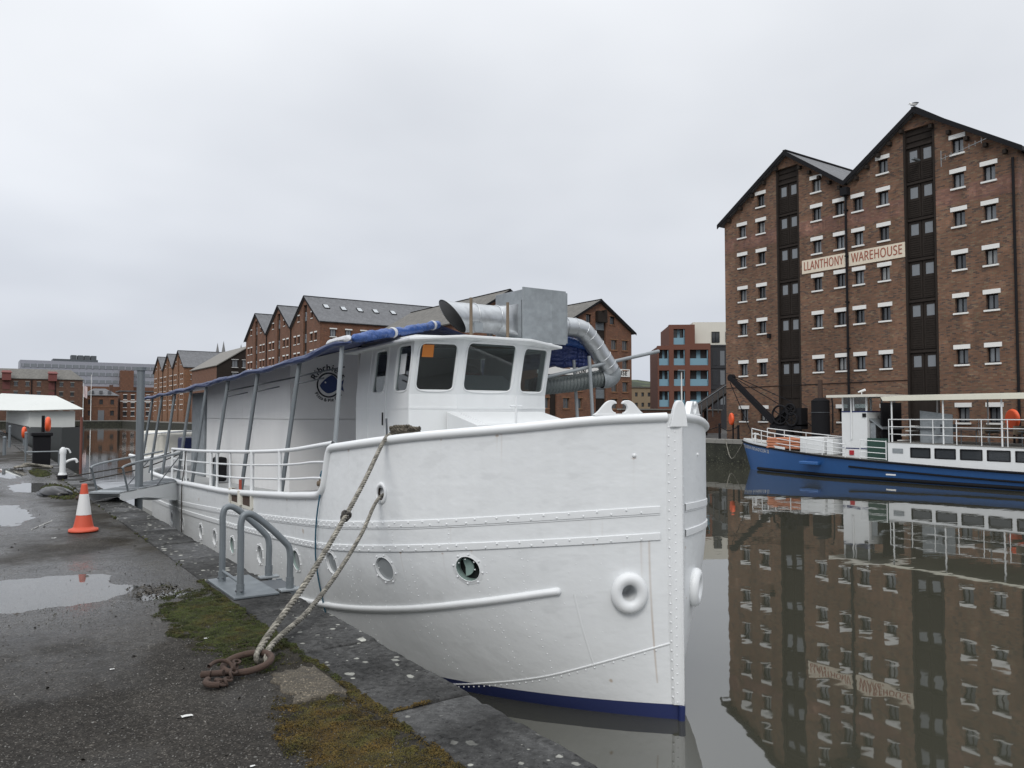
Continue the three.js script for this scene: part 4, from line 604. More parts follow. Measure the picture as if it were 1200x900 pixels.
{ // bow ropes
  const top = hullPt(2.26, yTop(2.26) + 0.06), hz = hullPt(HAWSE[1][0], HAWSE[1][1] - 0.05, -1, 0.03), inn = hullPt(HAWSE[1][0], HAWSE[1][1], -1, -0.1);
  const mid = (a, b, t, sag) => [lerp(a[0], b[0], t), lerp(a[1], b[1], t) - sag * 4 * t * (1 - t), lerp(a[2], b[2], t)];
  const a0 = [1.655, 0.055, -5.52], b0 = [1.70, 0.07, -5.46], out = hullPt(2.26, yTop(2.26), -1, 0.07);
  const A = [[1.64, 0.015, -5.47], a0, mid(a0, out, 0.25, 0.10), mid(a0, out, 0.5, 0.10), mid(a0, out, 0.75, 0.10), out, top, [top[0] + 0.12, top[1] - 0.02, top[2] + 0.02]];
  const r1 = thing('mooring_rope', 'pale frayed rope from mooring ring up over the white top rail', 'rope', [1.66, 0, -5.5], 'bow ropes'); part(r1, 'rope_line', ropeGeo(A, 0.0235, 0.14), M.rope);
  const kp = mid(a0, out, 0.57, 0.10), kn = new THREE.TorusKnotGeometry(0.032, 0.014, 60, 8, 2, 3); kn.translate(...kp); part(r1, 'knot', kn, M.ropeDark);
  // the coil turned down on the rail
  const R = rngOf(31), coil = []; for (let k = 0; k < 7; k++) { const o = k * 0.028, p = []; for (let i = 0; i < 9; i++) { const t = i / 8, q = hullPt(2.26 - 0.38 * t, yTop(2.2) + 0.07 + 0.02 * (k % 4) + 0.035 * R(), -1, -0.05 + 0.03 * (k % 3) * (R() - 0.3)); p.push(q); } coil.push(ropeGeo(p, 0.02, 0.11)); void o; }
  part(r1, 'coil', mg(coil), P0({ map: ropeMap, color: lin(0.45, 0.42, 0.38), roughness: 0.95 }), 'dark weathered coil on the rail');
  part(r1, 'cleat_pin', bar([top[0] - 0.02, top[1] - 0.05, top[2]], [top[0] - 0.03, top[1] + 0.2, top[2]], 0.012), M.darkSteel);
  const B = [[1.68, 0.02, -5.40], b0, mid(b0, hz, 0.25, 0.16), mid(b0, hz, 0.5, 0.16), mid(b0, hz, 0.75, 0.16), hz, inn];
  const r2 = thing('mooring_rope', 'pale frayed rope from mooring ring into the oval hole in white bow', 'rope', [1.7, 0, -5.45], 'bow ropes'); part(r2, 'rope_line', ropeGeo(B, 0.0205, 0.13), M.rope);
  const eye = new THREE.TorusGeometry(0.04, 0.02, 8, 20); eye.rotateY(0.8); eye.translate(1.655, 0.055, -5.49); part(r1, 'splice', eye, M.rope);
}
{ // thin lines hanging down the white hull
  const f = (s, y) => hullPt(s, y, -1, 0.035);
  single('hanging_line', 'thin dark blue line hanging down white hull from the railing', 'rope', mg([tube([[3.83, 1.0, -9.93], f(3.72, 0.55), f(3.82, 0.2), f(3.95, -0.3), f(4.1, -1.2)], 0.011, 60, 6), new THREE.TorusKnotGeometry(0.03, 0.012, 40, 6).translate(3.81, 0.93, -9.95)]), M.ropeBlue, [3.9, -1.0, -10.4]);
  single('hanging_line', 'thin black line hanging down white hull beside the gangway', 'rope', tube([[3.82, 0.95, -18.1], [3.79, 0.5, -18.15], f(11.9, 0.2), f(11.95, -0.2), f(12.0, -0.9)], 0.012, 40, 6), M.ropeDark, [3.78, -0.9, -18.2]);
}
{ // ladder grab rails
  const t = thing('ladder_handrail', 'pair of galvanised ladder grab rails bolted to a plate on the quay edge', 'handrail', [2.3, 0, -7.85]);
  part(t, 'base_plate', rbox(2.0, 2.42, 0.012, 0.034, -8.42, -7.42, 0.006), M.steel);
  for (const [zn, dx] of [[-8.24, 0], [-7.53, -0.015]]) {
    const x0 = 2.10 + dx, x1 = 2.57 + dx, path = [[x0, 0.03, zn], [x0, 0.55, zn], [x0, 0.70, zn], [x0 + 0.025, 0.765, zn], [x0 + 0.08, 0.775, zn], [x0 + 0.15, 0.735, zn], [x1 - 0.07, 0.50, zn], [x1 - 0.015, 0.43, zn], [x1, 0.35, zn], [x1, 0.2, zn], [x1, 0.0, zn]];
    const r = part(t, 'grab_rail', tube(path, 0.031, 90, 14), M.steel);
    part(r, 'foot_sleeve', bar([x0, 0.03, zn], [x0, 0.13, zn], 0.037), M.steel); part(r, 'foot_sleeve', bar([x1, -0.02, zn], [x1, 0.14, zn], 0.038), M.steel);
    for (const q of [[x0 - 0.036, 0.07, zn + 0.0], [x0, 0.07, zn + 0.036]]) part(r, 'bolt', new THREE.SphereGeometry(0.013, 8, 6).translate(...q), M.darkSteel);
    part(r, 'bracket', rbox(x1 - 0.1, x1 + 0.1, 0.012, 0.035, zn - 0.05, zn + 0.05, 0.006), M.galvDull);
  }
  part(t, 'cross_bar', bar([2.1, 0.14, -8.24], [2.085, 0.14, -7.53], 0.014), M.steel);
  part(t, 'step', rbox(2.44, 2.66, -0.02, 0.012, -8.12, -7.66, 0.006), M.darkSteel); part(t, 'step', rbox(2.46, 2.7, -0.3, -0.27, -8.1, -7.68, 0.006), M.steel);
  for (const z of [-8.1, -7.68]) part(t, 'stringer', box(2.61, 2.66, -1.9, 0.02, z - 0.02, z + 0.02), M.steel);
}
{ // traffic cone
  const [x, z] = [1.36, -13.1], t = thing('traffic_cone', 'orange and white traffic cone standing on the wet tarmac', 'traffic cone', [x, 0, z]);
  const orange = P0({ color: lin(0.58, 0.085, 0.04), map: grimeMap, roughness: 0.55 }), whiteB = P0({ color: lin(0.72, 0.72, 0.72), map: grimeMap, roughness: 0.4 });
  const lathe = (pts) => new THREE.LatheGeometry(pts.map(([a, b]) => new THREE.Vector2(a, b)), 28).translate(x, 0, z);
  part(t, 'base', lathe([[0, 0.004], [0.195, 0.004], [0.2, 0.02], [0.195, 0.045], [0.145, 0.06], [0.132, 0.08]]), orange);
  part(t, 'body', lathe([[0.135, 0.07], [0.098, 0.25]]), orange); part(t, 'reflective_sleeve', lathe([[0.099, 0.248], [0.102, 0.25], [0.061, 0.55], [0.058, 0.552]]), whiteB); part(t, 'tip', lathe([[0.058, 0.55], [0.04, 0.685], [0.034, 0.70], [0.028, 0.69], [0.02, 0.6]]), orange);
}
{ // gangway
  const t = thing('gangway', 'white gangway with grey tread and metal handrails from quay to white boat', 'gangway', [2.9, 0, -18.2]);
  const A = [2.12, 0.03, -17.15], Bp = [3.86, 0.20, -19.35];       // runs at a slant to the boat
  const dx = Bp[0] - A[0], dz = Bp[2] - A[2], L = Math.hypot(dx, dz), ux = dx / L, uz = dz / L, w = 0.32, px = -uz, pz = ux; // p points away to the stern side
  const P = (a, o, y) => [A[0] + ux * a + px * o, y, A[2] + uz * a + pz * o]; const yd = (a) => lerp(0.21, 0.26, a / L);
  const sidePanel = (o) => { const n = 18, top = [], bot = []; for (let i = 0; i <= n; i++) { const a = L * i / n; top.push(P(a, o, yd(a))); bot.push(P(a, o, i < 1 ? 0.08 : yd(a) - lerp(0.19, 0.48, sst(0.2, 1, i / n)))); } return grid(n, 1, (a, b) => { const i = Math.round(a * n); return b < 0.5 ? bot[i] : top[i]; }); };
  const y0 = part(t, 'side_panel', sidePanel(-w), M.whitePlain); part(t, 'side_panel', sidePanel(w), M.whitePlain); void y0;
  part(t, 'tread', slab([P(0, w, yd(0)), P(0, -w, yd(0)), P(L, -w, yd(L)), P(L, w, yd(L))].reverse(), 0.03), M.galvDull);
  for (let k = 0; k < 4; k++) { const a0 = 0.35 + k * 0.6, a1 = a0 + 0.46; part(t, 'grip_strip', slab([P(a0, w * 0.8, yd(a0) + 0.006), P(a0, -w * 0.8, yd(a0) + 0.006), P(a1, -w * 0.8, yd(a1) + 0.006), P(a1, w * 0.8, yd(a1) + 0.006)].reverse(), 0.008), M.darkSteel); }
  for (const o of [-w, w]) {
    part(t, 'handrail', tube([P(0.05, o, yd(0) + 0.46), P(0.15, o, yd(0) + 0.50), P(L, o, yd(L) + 0.62)], 0.022, 30, 8), M.galvDull);
    part(t, 'rail_post', bar(P(0.28, o, yd(0.28)), P(0.08, o, yd(0) + 0.48), 0.02), M.steel); part(t, 'rail_post', bar(P(L - 0.45, o, yd(L - 0.45)), P(L - 0.45, o, yd(L - 0.45) + 0.61), 0.02), M.steel);
    part(t, 'rail_brace', bar(P(L * 0.5, o, yd(L * 0.5)), P(L - 0.5, o, yd(L) + 0.5), 0.012), M.darkSteel);
  }
}
{ // steel mooring pile behind the gangway
  const t = thing('mooring_pile', 'tall grey steel mooring pile with flat cap behind the gangway', 'mooring pile', [2.86, -2.5, -17.9]);
  part(t, 'shaft', bar([2.86, -2.5, -17.9], [2.86, 2.64, -17.9], 0.078, 0.078, 20), M.steel); part(t, 'cap', bar([2.86, 2.64, -17.9], [2.86, 2.71, -17.9], 0.1, 0.1, 20), M.steel);
}
{ // black sack lying on the quay
  const g = new THREE.SphereGeometry(1, 32, 20), p = g.attributes.position; for (let i = 0; i < p.count; i++) { const x = p.getX(i), y = p.getY(i), z = p.getZ(i), n = 1 + 0.5 * (fbm(x * 3 + 5, z * 3 + y * 4, 4, 0, 221) - 0.5); p.setXYZ(i, x * 0.27 * n, Math.max(-0.0, y * 0.16 * n + 0.02), z * 0.5 * n); } g.computeVertexNormals(); g.rotateY(0.4); g.translate(1.47, 0.0, -19.5);
  single('refuse_sack', 'crumpled black sack lying on the quay past the cone', 'sack', g, P0({ color: lin(0.02, 0.02, 0.022), roughness: 0.3 }), [1.47, 0, -19.5]);
  single('rope_pile', 'brown heap of old rope at foot of the gangway', 'rope', mg([0, 1, 2, 3].map((k) => ropeGeo([[1.75 + 0.05 * k, 0.03 + 0.02 * k, -18.2], [1.95, 0.05, -17.95 - 0.1 * k], [2.2, 0.05 + 0.02 * k, -18.3], [2.05, 0.03, -18.6 + 0.07 * k], [1.8, 0.04, -18.4]], 0.03, 0.15))), M.rust, [1.95, 0, -18.3]);
}
{ // posts further along the quay
  const t = thing('service_pillar', 'black square service pillar standing on the quay edge', 'pillar', [1.95, 0, -31.5]); part(t, 'cabinet', rbox(1.68, 2.2, 0, 1.0, -31.75, -31.25, 0.02), M.black); part(t, 'cap', rbox(1.62, 2.26, 1.0, 1.12, -31.8, -31.2, 0.03), M.black);
  const r = thing('guard_rail', 'low grey tube rail round the black pillar', 'rail', [1.9, 0, -31]); for (const [x, z] of [[1.45, -30.9], [2.42, -30.9]]) part(r, 'rail_post', bar([x, 0, z], [x, 0.5, z], 0.025), M.steel); part(r, 'rail_bar', bar([1.45, 0.48, -30.9], [2.42, 0.48, -30.9], 0.022), M.galvDull);
  const w = thing('hand_pump', 'white painted cast iron hand pump post with curved spout', 'pump', [1.98, 0, -24.1]); part(w, 'column', new THREE.LatheGeometry([[0.11, 0.12], [0.1, 0.16], [0.075, 0.2], [0.07, 0.66], [0.085, 0.7], [0.08, 0.8], [0.03, 0.86]].map(([a, b]) => new THREE.Vector2(a, b)), 18).translate(1.98, 0, -24.1), M.whitePlain); part(w, 'foot', new THREE.CylinderGeometry(0.12, 0.12, 0.12, 16).translate(1.98, 0.06, -24.1), M.black); part(w, 'spout', tube([[2.0, 0.42, -24.1], [2.14, 0.5, -24.1], [2.28, 0.52, -24.08], [2.32, 0.44, -24.08]], 0.035, 20, 8), M.whitePlain);
  part(w, 'handle', tube([[1.98, 0.82, -24.1], [2.1, 0.8, -24.1], [2.16, 0.7, -24.1]], 0.022, 16, 8), M.whitePlain);
  const q = thing('scaffold_pole', 'thin rust red pole rising from the water by the quay', 'pole', [2.72, -2.5, -27.3]); part(q, 'shaft', bar([2.72, -2.5, -27.3], [2.72, 1.65, -27.3], 0.04), P0({ color: lin(0.16, 0.06, 0.045), roughness: 0.8 }));
  const pl = [[1.98, -42, 0.9, 'grey steel bollard post at the quay edge short of the canopied barge'], [1.6, -50, 1.1, 'tall grey steel bollard post beside the canopied barge'], [1.1, -40, 0.75, 'short grey steel bollard post set back from the quay edge']]; for (const [x, z, h, lb] of pl) { const g = thing('bollard', lb, 'bollard', [x, 0, z], 'quay bollards'); part(g, 'post', bar([x, 0, z], [x, h, z], 0.07, 0.065), M.steel); part(g, 'cap', new THREE.SphereGeometry(0.075, 12, 8).translate(x, h, z), M.steel); }
  const h = thing('rope_pile', 'pale coiled rope heaped at foot of the black pillar', 'rope', [1.5, 0, -29.5]); part(h, 'rope_line', mg([0, 1, 2].map((k) => ropeGeo([[1.1 + 0.1 * k, 0.04, -29.8], [1.4, 0.1 + 0.03 * k, -29.4], [1.9, 0.07, -29.7 + 0.1 * k], [2.1, 0.05, -29.2], [1.6, 0.1, -29.9]], 0.04, 0.2))), M.rope);
}
// litter: small pale scraps
[[1.03, -4.75, 0.03], [1.72, -5.14, 0.012], [1.5, -6.3, 0.02], [1.15, -3.9, 0.012], [0.8, -5.9, 0.014], [0.95, -12.6, 0.03]].forEach(([x, z, s], i) => { const g = grid(6, 6, (a, b) => { const X = (a - 0.5) * 2 * s, Z = (b - 0.5) * 1.1 * s; return [x + X, tarmacY(x, z) + 0.006 + 0.25 * s * fbm(a * 3 + i, b * 3, 2, 0, 231), z + Z]; }); single('litter_scrap', 'small white scrap of litter on the wet tarmac', 'litter', g, P0({ color: lin(0.6, 0.6, 0.58), roughness: 0.8 }), [x, 0, z], 'litter on the quay'); });

// ---------------------------------------------------------------- boats further along the near quay
{ // white cruiser lying astern of the white boat
  const KX = 6.6, t = thing('moored_cruiser', 'white cruiser with cream coachroof and tube bow rail moored behind the gangway', 'boat', [KX, -1.7, -29]);
  const hb = (s, y) => 1.75 * Math.pow(clamp(s / 3.2), 0.5) * lerp(0.75, 1, clamp((y + 1.7) / 2)), top = (s) => lerp(0.62, 0.2, sst(0, 4, s));
  const hullG = (sd) => grid(40, 10, (a, b) => { const s = a * 7, y = lerp(-2, top(s), b); return [KX + sd * hb(s, y), y, -25.6 - s - 0.5 * (1 - b) * (1 - a)]; });
  const h = part(t, 'hull', mg([hullG(-1), hullG(1)]), M.whitePlain); part(h, 'deck', grid(30, 4, (a, b) => { const s = 0.1 + a * 6.9, y = top(s) - 0.04, w = hb(s, y); return [KX - w + 2 * w * b, y, -25.6 - s]; }), M.whitePlain);
  part(h, 'gunwale', mg([-1, 1].map((sd) => { const p = []; for (let s = 0.02; s < 7; s += 0.25) p.push([KX + sd * hb(s, 0.4), top(s) + 0.02, -25.6 - s]); return tube(p, 0.06, 60, 8); })), M.whitePlain);
  part(t, 'coachroof', rbox(5.1, 8.1, 0.2, 1.15, -31.5, -28.0, 0.12, 3), M.cream);
  const pr = []; for (let s = 0.15; s < 4; s += 0.3) pr.push([KX - hb(s, 0.5), 1.25 - 0.05 * s, -25.6 - s]); const rl = part(t, 'bow_rail', tube(pr, 0.03, 60, 8), M.whitePlain); for (let s = 0.3; s < 4; s += 0.8) part(rl, 'rail_post', bar([KX - hb(s, 0.5), 0.5, -25.6 - s], [KX - hb(s, 0.5), 1.24 - 0.05 * s, -25.6 - s], 0.022), M.whitePlain);
  part(t, 'blue_cover', rbox(5.5, 6.5, 0.55, 1.0, -27.4, -26.6, 0.08), M.tarpDark);
  for (const [a, b, lab] of [[[5.5, 0.7, -26.2], [2.1, 0.1, -23.6], 'thin dark mooring line from cruiser bow to foot of the white pump'], [[5.6, 0.6, -26.2], [2.15, 0.1, -21.6], 'thin dark mooring line from cruiser bow to quay by the black sack']]) { const m = [(a[0] + b[0]) / 2, (a[1] + b[1]) / 2 - 0.12, (a[2] + b[2]) / 2]; single('mooring_rope', lab, 'rope', tube([a, m, b], 0.018, 30, 6), M.ropeDark, [b[0], 0, b[2]], 'cruiser mooring lines'); }
}
{ // canopied barge further along
  const t = thing('canopied_barge', 'dark barge under a long white marquee canopy moored along the quay', 'boat', [4.4, -1.7, -75]);
  part(t, 'hull', grid(30, 8, (a, b) => { const s = a * 46, w = 1.5 * Math.pow(clamp(s / 3), 0.5), t2 = (b - 0.5) * 2, k = Math.abs(t2) > 0.6 ? 1 : Math.abs(t2) / 0.6, y = Math.abs(t2) > 0.6 ? lerp(-1.2, 1.0, (Math.abs(t2) - 0.6) / 0.4) : -1.9; return [4.35 + Math.sign(t2) * w * k, y, -54 - s]; }), P0({ color: lin(0.045, 0.05, 0.05), roughness: 0.6 }));
  part(t, 'side_sheet', mg([slab([[2.85, 0.95, -100], [2.85, 0.95, -57], [2.85, 2.02, -57], [2.85, 2.2, -100]], 0.02), slab([[2.85, 0.95, -56.9], [5.3, 0.95, -56.9], [5.3, 1.98, -56.9], [2.85, 1.98, -56.9]], 0.02)]), M.canvas);
  const E = { l: [2.5, 2.02, -56.5], r: [5.75, 2.12, -56.5], R: [4.35, 2.98, -58.5], lb: [-0.5, 2.35, -101], rb: [5.9, 2.35, -101], Rb: [2.4, 4.1, -101] };
  const top = part(t, 'canopy', mg([slab([E.lb, E.l, E.R, E.Rb], 0.04), slab([E.r, E.rb, E.Rb, E.R], 0.04), slab([E.l, E.r, E.R], 0.04)]), M.canvas); void top;
  const ring = new THREE.TorusGeometry(0.28, 0.11, 12, 28); ring.rotateY(1.4); ring.translate(3.2, 1.25, -47.6);
  const b = thing('ring_buoy', 'orange life ring on a dark post by the canopied barge', 'life ring', [3.0, -1.7, -47.8], 'orange life rings on the near quay'); part(b, 'ring', ring, M.orange); part(b, 'post', bar([3.0, -2.5, -47.9], [3.0, 1.7, -47.9], 0.08), M.black);
  const r2 = new THREE.TorusGeometry(0.24, 0.09, 12, 28); r2.rotateY(1.35); r2.translate(2.35, 0.75, -52); const b2 = thing('ring_buoy', 'orange life ring leaning on quay rail beyond the black pillar', 'life ring', [2.35, 0, -52], 'orange life rings on the near quay'); part(b2, 'ring', r2, M.orange); part(b2, 'post', bar([2.35, 0, -52.15], [2.35, 1.0, -52.15], 0.05), M.steel);
}
// ---------------------------------------------------------------- warehouses and other buildings
// A block in its own frame: x along the front, y up, the front face at z = 0 looking along +z, the rest behind it.
function building(name, label, pos, rotY, group) { const t = thing(name, label, 'building', pos, group); t.rotation.y = rotY; BASE.set(t, [0, 0, 0]); return t; }
function wallGeo(outline, holes, th = 0.4) {
  const s = new THREE.Shape(outline.map((p) => new THREE.Vector2(...p))); for (const [x0, x1, y0, y1] of holes) s.holes.push(new THREE.Path([[x0, y0], [x0, y1], [x1, y1], [x1, y0]].map((p) => new THREE.Vector2(...p))));
  const g = new THREE.ExtrudeGeometry(s, { depth: th, bevelEnabled: false }); g.translate(0, 0, -th); return muv(g);
}
const WIN = {};
function windowKit(w, h, lw, lh, sh_) { const k = [w, h, lw, lh, sh_].join(); if (!WIN[k]) WIN[k] = { lintel: lh ? box(-lw / 2, lw / 2, h / 2, h / 2 + lh, -0.12, 0.05) : null, sill: sh_ ? box(-lw / 2 + 0.04, lw / 2 - 0.04, -h / 2 - sh_, -h / 2, -0.2, 0.09) : null, frame: mg([box(-w / 2, w / 2, h / 2 - 0.07, h / 2, -0.25, -0.19), box(-w / 2, w / 2, -h / 2, -h / 2 + 0.07, -0.25, -0.19), box(-w / 2, -w / 2 + 0.07, -h / 2 + 0.07, h / 2 - 0.07, -0.25, -0.19), box(w / 2 - 0.07, w / 2, -h / 2 + 0.07, h / 2 - 0.07, -0.25, -0.19), box(-0.025, 0.025, -h / 2 + 0.07, h / 2 - 0.07, -0.25, -0.2)]), pane: box(-w / 2, w / 2, -h / 2, h / 2, -0.26, -0.24) }; return WIN[k]; }
function addWindow(b, x, y, w, h, o = {}) { // x, y at the middle of the opening
  const k = windowKit(w, h, o.lw || w + 0.3, o.lh === undefined ? 0.3 : o.lh, o.sill === undefined ? 0.14 : o.sill);
  const f = put(b, 'window', k.frame, o.frameMat || M.black, [x, y, o.z || 0], o.rot || 0); const add = (n, g, m) => { const q = sh(new THREE.Mesh(g, m)); q.name = n; f.add(q); };
  add('pane', k.pane, o.pane || M.pane); if (k.lintel) add('lintel', k.lintel, o.trim || M.trim); if (k.sill) add('sill', k.sill, o.trim || M.trim);
  return [x - w / 2, x + w / 2, y - h / 2, y + h / 2];
}
function roofPlanes(b, prof, depth, mat, over = 0.35, edgeMat = M.black, th = 0.18) { // prof: roof line along the front, [x, y] pairs
  for (let i = 0; i < prof.length - 1; i++) {
    const [x0, y0] = prof[i], [x1, y1] = prof[i + 1];
    put(b, 'roof', slab([[x0, y0 + th, over], [x1, y1 + th, over], [x1, y1 + th, -depth - over], [x0, y0 + th, -depth - over]], th), mat);
    put(b, 'bargeboard', slab([[x0, y0 - 0.12, over + 0.06], [x1, y1 - 0.12, over + 0.06], [x1, y1 + th + 0.02, over + 0.06], [x0, y0 + th + 0.02, over + 0.06]], 0.055), edgeMat);
  }
  for (let i = 1; i < prof.length - 1; i++) if (prof[i][1] > prof[i - 1][1]) put(b, 'ridge_tile', box(prof[i][0] - 0.12, prof[i][0] + 0.12, prof[i][1] + th - 0.03, prof[i][1] + th + 0.07, -depth - over, over), edgeMat);
}
// the big wall's brickwork, 20.3 m square: courses of brick with soot, damp, patched areas and ghosts of painted bands
const big1 = field(160, (u, v) => fbm(u * 9, v * 9, 5, 0, 401)), big2 = field(200, (u, v) => fbm(u * 40, v * 5, 5, 0, 402)), big3 = field(220, (u, v) => fbm(u * 34, v * 34, 3, 0, 403)), patch = field(120, (u, v) => fbm(u * 14, v * 14, 4, 0, 404));
const wallMap = tex(1536, 1536, (u, v, i, j) => {
  const b = brickAt(u, v, 90, 270), r = h3(b.col, b.row, 411), r2 = h3(b.col, b.row, 412), n = big1(u, v), st = big2(u, v), f = big3(u, v), y = v * 20.3, x = u * 20.3;
  let c = b.mortar ? [0.115, 0.094, 0.074] : r < 0.14 ? [0.078, 0.047, 0.037] : r < 0.6 ? [0.15, 0.077, 0.047] : r < 0.9 ? [0.176, 0.087, 0.051] : [0.18, 0.118, 0.072];
  let k = (0.85 + 0.3 * r2) * (0.74 + 0.52 * n) * (0.8 + 0.4 * st) * (0.9 + 0.2 * f); if (patch(u, v) > 0.66) k *= 1.22;
  const band = y > 13.93 && y < 14.97 && !(x > 4.66 && x < 6.5) && !(x > 13.9 && x < 15.82) ? sst(0.25, 0.6, f + 0.15) : 0;
  if (band) { c = [lerp(c[0], 0.19, 0.4 * band), lerp(c[1], 0.092, 0.4 * band), lerp(c[2], 0.075, 0.5 * band)]; const g = vn(x * 1.35, 3, 0, 413) > 0.6 && Math.abs(y - 14.45) < 0.3 && vn(x * 9, y * 5, 0, 414) > 0.52; if (g) k *= 1.28; }
  return c.map((q) => q * k);
}, [20.3, 20.3]);
M.bigWall = P0({ map: wallMap, roughness: 0.92 });
const PANES = [M.pane, M.paneGrey, M.paneGrey, PH({ color: lin(0.10, 0.11, 0.12), roughness: 0.08, ior: 1.7 }), PH({ color: lin(0.26, 0.27, 0.27), roughness: 0.15, ior: 1.6 })], WR = rngOf(55);
{ // the big brick warehouse across the water
  const b = building('brick_warehouse', 'tall twin gabled brown brick warehouse with white lintels and painted cream sign', [46.6, 0, -39.55], -Math.PI / 2);
  const W = 20.25, D = 24, prof = [[-0.4, 15.95], [5.62, 20.0], [10.1, 16.75], [14.75, 20.05], [20.65, 16.05]], holes = [];
  const cols = [1.64, 3.33, 7.86, 9.55, 10.86, 12.58, 17.11, 18.78], rows = [16.03, 13.8, 11.29, 8.78, 5.81, 2.48];
  for (const y of rows) for (const x of cols) holes.push(addWindow(b, x, y - 0.30 - 0.44, 0.66, 0.88, { lw: 0.92, lh: 0.25, sill: 0.10, pane: PANES[Math.floor(WR() * PANES.length)] }));
  for (const i of [1, 2, 5, 6]) holes.push(addWindow(b, cols[i], 17.98 - 0.74 + (i > 4 ? 0.06 : 0), 0.66, 0.88, { lw: 0.92, lh: 0.25, sill: 0.10, pane: PANES[Math.floor(WR() * PANES.length)] }));
  const bays = [[4.72, 6.45, 19.1], [13.96, 15.76, 19.1]]; for (const [x0, x1, t] of bays) holes.push([x0, x1, 0.02, t]);
  put(b, 'wall', wallGeo([[0, -0.05], [W, -0.05], [W, 16.25], [14.75, 19.98], [10.1, 16.68], [5.62, 19.93], [0, 16.15]], holes, 0.5), M.bigWall);
  put(b, 'wall', box(0, 0.5, -0.05, 16.1, -D, -0.502), M.brick); put(b, 'wall', box(W - 0.5, W, -0.05, 16.1, -D, -0.502), M.brick); put(b, 'wall', box(0.5, W - 0.5, -0.05, 16.2, -D, -D + 0.5), M.brick);
  put(b, 'floor_slab', box(0.5, W - 0.5, 0, 15.9, -3, -0.9), M.black);
  roofPlanes(b, prof, D, M.slate);
  // loading bays: boarded doors with a pane each, storey by storey
  const lv = [17.45, 15.2, 12.95, 10.5, 8.0, 4.95];
  for (const [x0, x1] of bays) {
    put(b, 'loading_bay', box(x0 + 0.01, x1 - 0.01, 0.03, 19.05, -0.4, -0.22), M.blackWood);
    for (let k = 0; k < 16; k++) put(b, 'plank', box(x0 + 0.03, x1 - 0.03, 18.05 + k * 0.0 + 0.0, 18.07, -0.22, -0.2), M.black), k = 99;
    lv.forEach((y, i) => {
      const bot = (i + 1 < lv.length ? lv[i + 1] + 0.75 : 2.9), mid = (x0 + x1) / 2, hw = (x1 - x0) / 2 - 0.1;
      put(b, 'ledge', box(x0 + 0.03, x1 - 0.03, y + 0.52, y + 0.66, -0.22, -0.08), M.blackWood);
      for (const sg of [-1, 1]) {
        const a = sg < 0 ? mid - hw : mid + 0.04, c = sg < 0 ? mid - 0.04 : mid + hw; const d = put(b, 'loading_door', mg([box(a, c, bot, y - 0.34, -0.22, -0.17), box(a, a + 0.14, y - 0.34, y + 0.5, -0.22, -0.17), box(c - 0.14, c, y - 0.34, y + 0.5, -0.22, -0.17), box(a + 0.14, c - 0.14, y + 0.34, y + 0.5, -0.22, -0.17)]), M.blackWood);
        const pn = sh(new THREE.Mesh(box(a + 0.14, c - 0.14, y - 0.34, y + 0.34, -0.215, -0.20), M.paneGrey)); pn.name = 'pane'; d.add(pn);
        const n = Math.max(2, Math.round((y - 0.45 - bot) / 0.14)), sl = []; for (let q = 0; q < n; q++) { const yy = lerp(bot + 0.06, y - 0.42, (q + 0.5) / n); sl.push(box(a + 0.08, c - 0.08, yy - 0.03, yy + 0.03, -0.17, -0.145)); } const lo = sh(new THREE.Mesh(mg(sl), M.blackWood)); lo.name = 'louvre'; d.add(lo);
      }
    });
    for (const y of [18.35, 18.75]) put(b, 'plank', box(x0 + 0.03, x1 - 0.03, y, y + 0.3, -0.22, -0.16), M.blackWood);
    put(b, 'jamb', mg([box(x0 - 0.05, x0 + 0.07, 0.02, 19.0, -0.19, 0.02), box(x1 - 0.07, x1 + 0.05, 0.02, 19.0, -0.19, 0.02)]), M.blackWood);
  }
  // sign board in two lengths either side of the downpipe
  for (const [x0, x1, str] of [[6.72, 9.99, 'LLANTHONY'], [10.21, 13.92, 'WAREHOUSE']]) {
    const s = put(b, 'sign_board', box(x0, x1, 11.36, 12.28, 0.006, 0.06), M.signCream); const g = textGeo(str, 0.52, 0.02, fontR), k = (x1 - x0 - 0.34) / g.userData.w; g.scale(k, 1.12, 1); g.translate((x0 + x1) / 2, 11.58, 0.062); const m = sh(new THREE.Mesh(g, M.signRed)); m.name = 'lettering'; s.add(m);
  }
  const dp = put(b, 'downpipe', mg([bar([10.1, 0, 0.14], [10.1, 16.2, 0.14], 0.075), ...[3, 6, 9, 12, 15].map((y) => box(10.0, 10.2, y, y + 0.08, 0, 0.22))]), M.black); const hp = sh(new THREE.Mesh(box(9.85, 10.35, 16.0, 16.5, 0.0, 0.4), M.black)); hp.name = 'hopper'; dp.add(hp);
  put(b, 'downpipe', bar([W - 0.2, 0, 0.1], [W - 0.2, 15.8, 0.1], 0.07), M.black);
  for (let k = 0; k < 5; k++) for (const [x, y] of [[0.6 + k * 1.05, 16.32 + k * 0.7], [15.7 + k * 1.0, 18.85 - k * 0.66], [6.7 + k * 0.75, 18.75 - k * 0.53], [10.9 + k * 0.75, 16.95 + k * 0.53]]) put(b, 'purlin_end', box(x - 0.09, x + 0.09, y - 0.12, y + 0.1, 0.01, 0.3), M.blackWood);
  put(b, 'wall_lamp', box(3.9, 4.1, 7.2, 7.5, 0.01, 0.25), M.black); put(b, 'hoist_beam', box(14.75, 14.95, 17.0, 17.1, 0.0, 0.7), M.steel);
